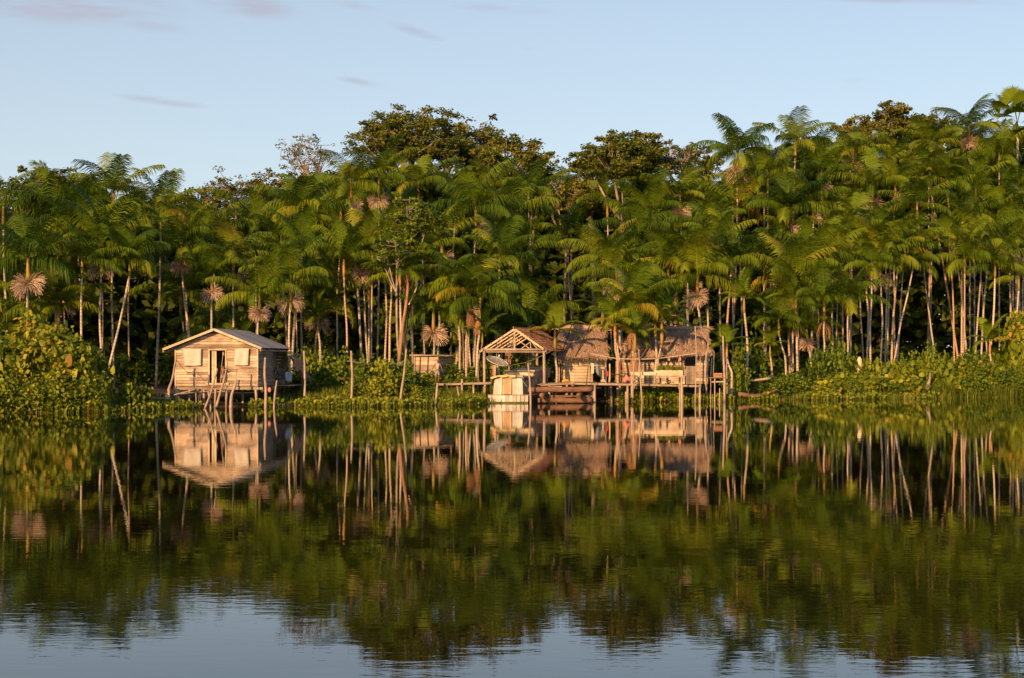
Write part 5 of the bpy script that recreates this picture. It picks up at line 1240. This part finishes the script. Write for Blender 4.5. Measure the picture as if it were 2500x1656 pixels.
# ------------------------------------------------------------------ people
def person(name, J, k, label, shirt=None, shorts=None, long_hair=False, root_pt=None, face=Vector((0,-1,0)), skin='skin'):
    """J: joints in world space; k: body scale (1 = adult). One skinned body; clothes and hair are its children"""
    root_pt = root_pt or (J['fl']+J['fr'])/2
    def skinmesh(nm, nodes, edges, mat, sub=2, parent=None, rootkey=None):
        bm = bmesh.new(); lay = bm.verts.layers.skin.verify(); vs = {}
        for kk, (p, r) in nodes.items():
            v = bm.verts.new(p-root_pt); v[lay].radius = (r, r); vs[kk] = v
        for a, b in edges: bm.edges.new((vs[a], vs[b]))
        if rootkey: vs[rootkey][lay].use_root = True
        me = bpy.data.meshes.new(nm); bm.to_mesh(me); bm.free(); me.materials.append(M[mat]); o = bpy.data.objects.new(nm, me); COL.objects.link(o)
        a = me.attributes.new('tint', 'FLOAT', 'POINT'); a.data.foreach_set('value', [.5]*len(me.vertices))
        s = o.modifiers.new('Skin', 'SKIN'); s.use_smooth_shade = True; s.branch_smoothing = .6; q = o.modifiers.new('Subsurf', 'SUBSURF'); q.levels = 1; q.render_levels = 2
        if parent: o.parent = parent
        else: o.location = root_pt
        return o
    up = (J['neck']-J['hip']).normalized(); f = face.normalized()
    N = {'hip':(J['hip'],.105*k),'belly':(J['hip'].lerp(J['neck'],.4),.10*k),'chest':(J['hip'].lerp(J['neck'],.78),.125*k),'neck':(J['neck']+up*.02*k,.052*k),'jaw':(J['head']-Vector((0,0,.05*k))+f*.012*k,.068*k),'skull':(J['head']+Vector((0,0,.035*k)),.092*k),'nose':(J['head']+f*.105*k-Vector((0,0,.01*k)),.014*k)}
    E = [('hip','belly'),('belly','chest'),('chest','neck'),('neck','jaw'),('jaw','skull'),('jaw','nose')]
    for s in 'lr':
        N['sh'+s] = (J['sh'+s],.052*k); N['el'+s] = (J['el'+s],.038*k); N['wr'+s] = (J['wr'+s],.026*k); E += [('chest','sh'+s),('sh'+s,'el'+s),('el'+s,'wr'+s)]
        d = (J['wr'+s]-J['el'+s]).normalized(); sd = d.cross(f); sd = sd.normalized() if sd.length > .1 else d.cross(Vector((0,0,1))).normalized()
        pm = J['wr'+s]+d*.06*k; N['pm'+s] = (pm,.024*k); E.append(('wr'+s,'pm'+s))
        for i, (off, ln) in enumerate(((-.026,.065),(-.009,.08),(.009,.075),(.026,.058))):
            a = pm+d*.035*k+f*off*k; b = a+d*ln*.5*k+sd*.006*k; c = b+d*ln*.5*k+sd*.018*k
            N[f'f{s}{i}a'] = (a,.0085*k); N[f'f{s}{i}b'] = (b,.0078*k); N[f'f{s}{i}c'] = (c,.0065*k); E += [('pm'+s,f'f{s}{i}a'),(f'f{s}{i}a',f'f{s}{i}b'),(f'f{s}{i}b',f'f{s}{i}c')]
        t1 = pm+f*.034*k+d*.01*k; N['th'+s] = (t1,.010*k); N['tt'+s] = (t1+f*.012*k+d*.04*k,.008*k); E += [('pm'+s,'th'+s),('th'+s,'tt'+s)]
        N['lg'+s] = (J['lg'+s],.085*k); N['kn'+s] = (J['kn'+s],.058*k); N['cf'+s] = (J['kn'+s].lerp(J['f'+s],.35),.055*k); N['an'+s] = (J['f'+s]+Vector((0,0,.05*k)),.034*k)
        fd = J.get('toe'+s, J['f'+s]+f*.15*k); N['to'+s] = (fd+Vector((0,0,.02*k)),.030*k); E += [('hip','lg'+s),('lg'+s,'kn'+s),('kn'+s,'cf'+s),('cf'+s,'an'+s),('an'+s,'to'+s)]
    body = skinmesh(name, N, E, skin, rootkey='hip'); tag(body, label, 'person')
    hN = {'a':(J['head']+Vector((0,0,.075*k))-f*.02*k,.088*k),'b':(J['head']+Vector((0,0,.02*k))-f*.055*k,.080*k)}; hE = [('a','b')]
    if long_hair: hN['c'] = (J['neck']-f*.05*k+Vector((0,0,.0)),.06*k); hE.append(('b','c'))
    skinmesh('hair', hN, hE, 'hair', parent=body)
    side = f.cross(Vector((0,0,1))).normalized(); m = MB()
    for sg in (-1, 1): c = J['head']+f*.088*k+side*sg*.034*k+Vector((0,0,.012*k)); m.tube([c-f*.004*k, c+f*.006*k], [.011*k,.008*k], 8)
    e = m.build('eyes', 'rubber', body)
    for sg in (-1, 1):
        m = MB(); c = J['head']+side*sg*.09*k; m.tube([c-Vector((0,0,.03*k)), c+side*sg*.012*k, c+Vector((0,0,.03*k))], [.008*k,.017*k,.01*k], 6); m.build('ear', skin, body)
    if shirt:
        S = {'h':(J['hip']+up*.01,.118*k),'b':(J['hip'].lerp(J['neck'],.4),.115*k),'c':(J['hip'].lerp(J['neck'],.76),.14*k),'n':(J['hip'].lerp(J['neck'],.93),.10*k)}; SE = [('h','b'),('b','c'),('c','n')]
        for s in 'lr': S['s'+s] = (J['sh'+s]*1.0,.062*k); SE.append(('c','s'+s))
        skinmesh('shirt', S, SE, shirt, parent=body, rootkey='h')
    if shorts:
        S = {'w':(J['hip']+up*.03*k,.122*k),'h':(J['hip']-up*.03*k,.120*k)}; SE = [('w','h')]
        for s in 'lr': S['l'+s] = (J['lg'+s]+Vector((0,0,-.02*k)),.10*k); S['k'+s] = (J['lg'+s].lerp(J['kn'+s],.75),.088*k); SE += [('h','l'+s),('l'+s,'k'+s)]
        skinmesh('shorts', S, SE, shorts, parent=body, rootkey='h')
    return body
def at(px, py, Y, dy=0): p = W(px, py, Y); p.y += dy; return p
Yb = 85.55
person('person', {'head':at(1068.3,879.5,Yb),'neck':at(1068.6,886,Yb),'hip':at(1068,905,Yb),'shl':at(1062.5,888.5,Yb),'shr':at(1074.5,888.5,Yb),'ell':at(1057.5,897.5,Yb),'elr':at(1077.5,897.5,Yb),'wrl':at(1053.8,905,Yb,-.05),'wrr':at(1080,905,Yb,.05),
    'lgl':at(1065.3,908,Yb),'lgr':at(1071,908,Yb),'knl':at(1064.5,920,Yb,-.02),'knr':at(1071.3,920,Yb,.06),'fl':at(1063.5,934.8,Yb,-.05),'fr':at(1070,934.6,Yb,.16)}, .86,
    'boy seen from behind in white vest and pale shorts walking by the plank shed', 'cloth_white', 'cloth_blue', face=Vector((.15,1,0)))
Yc = 75.72
person('person', {'head':at(545,895,Yc),'neck':at(545,899.5,Yc),'hip':at(543.5,914,Yc),'shl':at(541,902,Yc),'shr':at(548.5,902,Yc),'ell':at(539.8,908,Yc),'elr':at(550,907.5,Yc),'wrl':at(541.5,913,Yc,-.08),'wrr':at(551,901.5,Yc,-.1),
    'lgl':at(541.8,916,Yc),'lgr':at(545.6,916,Yc),'knl':at(540.5,925,Yc,-.02),'knr':at(544.8,925,Yc),'fl':at(539.2,935.5,Yc),'fr':at(543.5,935.5,Yc)}, .62,
    'small shirtless child standing in the open house doorway behind a stake', None, 'cloth_blue')
Yp = 79.3
person('person', {'head':at(676,895,Yp),'neck':at(678.5,900.5,Yp),'hip':at(683.5,921,Yp,.1),'shl':at(674.5,903,Yp,-.1),'shr':at(682.5,903,Yp,.1),'ell':at(672.5,913,Yp,-.2),'elr':at(680.5,914,Yp,.1),'wrl':at(667.5,919,Yp,-.3),'wrr':at(673.5,921,Yp,-.1),
    'lgl':at(681.5,924,Yp,0),'lgr':at(684.5,924,Yp,.18),'knl':at(670,922.5,Yp,-.2),'knr':at(672.5,924,Yp,.1),'fl':at(668,937.5,Yp,-.2),'fr':at(671,938.5,Yp,.1)}, .92,
    'person sitting at the rear porch of the wooden house leaning forward', 'cloth_dark', 'cloth_dark', face=Vector((-1,-.5,-.15)))
m = MB(); m.obox(at(684,931,Yp,.1), (.22,0,0), (0,.16,0), (0,0,.02), .4)
for sx in (-1,1): m.obox(at(684,935,Yp,.1)+Vector((sx*.17,0,0)), (.02,0,0), (0,.14,0), (0,0,.09), .4)
root = empty('low_stool', at(684,939,Yp,.1), 'low wooden stool under the person at the rear porch', 'stool')
m.build('seat', 'plank_grey', root)

# ------------------------------------------------------------------ labels of palms and shrubs
ZONES = [(-9999,125,'over the leafy thicket at far left'),(125,210,'over the right half of the left thicket'),(210,300,'in the clump between thicket and wooden house'),(300,395,'beside the dark gap left of the wooden house'),
 (395,470,'behind the left slope of the house gable'),(470,540,'behind the peak of the house gable'),(540,615,'behind the grey metal house roof'),(615,680,'behind the rear end of the metal roof'),(680,770,'over the garden right of the wooden house'),
 (770,845,'above the left end of the rope rail'),(845,915,'above the middle of the rope rail'),(915,990,'above the plank shed roof'),(990,1065,'just right of the plank shed'),(1065,1130,'left of the open pavilion'),
 (1130,1200,'over the left slope of the pavilion'),(1200,1275,'over the right slope of the pavilion'),(1275,1345,'over the left end of the left hut'),(1345,1410,'over the right end of the left hut'),(1410,1475,'over the gap between the thatched huts'),
 (1475,1545,'over the left end of the right hut'),(1545,1610,'over the middle of the right hut'),(1610,1665,'over the right end of the right hut'),(1665,1740,'right of the huts beside the tall poles'),(1740,1815,'over the pale log on the right bank'),
 (1815,1875,'over the short bank palms'),(1875,1945,'just right of the short bank palms'),(1945,2005,'left of the fan of pale trunks'),(2005,2070,'over the fan of pale trunks'),(2070,2130,'right of the fan of pale trunks'),
 (2130,2190,'beside the lone leaning trunk'),(2190,2240,'over the left of the bare trunk row'),(2240,2290,'over the middle of the bare trunk row'),(2290,2340,'over the right of the bare trunk row'),(2340,9999,'at the far right end of the grove')]
ORD = ['tallest','second tallest','third tallest','fourth tallest','fifth tallest','sixth tallest','seventh tallest','eighth tallest','ninth tallest','tenth tallest','eleventh tallest','twelfth tallest','thirteenth tallest','fourteenth tallest','fifteenth tallest','sixteenth tallest','seventeenth tallest','eighteenth tallest','nineteenth tallest','twentieth tallest']
def label_palms():
    for a, b, where in ZONES:
        ps = sorted([p for p in PALMS if a <= p['cx'] < b and p['kind'] not in ('young','fan','under')], key=lambda p: p['cy'])
        for i, p in enumerate(ps):
            what = 'palm with cream seed tassels' if p['tas'] else ('palm with hanging brown fronds' if p['dead'] else 'slim green palm')
            tag(p['o'], f"{ORD[min(i,19)]} palm {where}" + (', cream seed tassels' if p['tas'] else (', brown dead fronds' if p['dead'] else ', no seed tassels')), 'palm', 'slender palms of the riverside grove')
        ps = sorted([p for p in PALMS if a <= p['cx'] < b and p['kind'] in ('young','under')], key=lambda p: p['cy'])
        for i, p in enumerate(ps):
            tag(p['o'], f"{('','lower ','lowest ')[min(i,2)]}short young palm with feathery upright fronds {where}", 'palm', 'young palms at the foot of the grove')
    for p in PALMS:
        if p['kind'] == 'fan': tag(p['o'], 'tall fan palm with round spiky leaves at the top right of the grove', 'palm')
label_palms()
NTH = ['leftmost','second from left','third from left','fourth from left','fifth from left','sixth from left','seventh from left','eighth from left','ninth from left','tenth from left','eleventh from left','twelfth from left']
def label_shrubs():
    Z = [(-9999,250,'in the thicket on the left bank'),(250,400,'between the left thicket and the wooden house'),(400,730,'behind and beside the wooden house'),(730,860,'on the bank left of the big garden bush'),(860,1040,'between the stakes and the plank shed'),
         (1040,1200,'near the walkway left of the pavilion'),(1200,1400,'behind the boat and left hut'),(1400,1640,'by the dock and right hut'),(1640,1800,'right of the right hut'),(1800,1960,'on the right bank below the short palms'),
         (1960,2110,'on the right bank below the fan of trunks'),(2110,2240,'on the right bank near the pale stump'),(2240,9999,'on the far right bank above the reeds')]
    look = {'broad':'big-leaved', 'tall':'tall big-leaved', 'fine':'bright fine-leaved', 'green':'dark fine-leaved'}
    for a, b, where in Z:
        for sh in (None, 'shade'):
            for k in look:
                ss = sorted([s for s in SHRUBS if a <= s['d'] < b and s['kind'] == k and s['desc'] == sh], key=lambda s: s['d'])
                for i, s in enumerate(ss):
                    pos = 'only one' if len(ss) == 1 else NTH[min(i,11)]
                    tag(s['o'], f"{look[k]} {'shaded ' if sh else ''}shrub {where}" + ('' if len(ss) == 1 else f", {NTH[min(i,11)]}"), 'shrub', 'shaded undergrowth shrubs' if sh else 'shrubs along the bank')
label_shrubs()
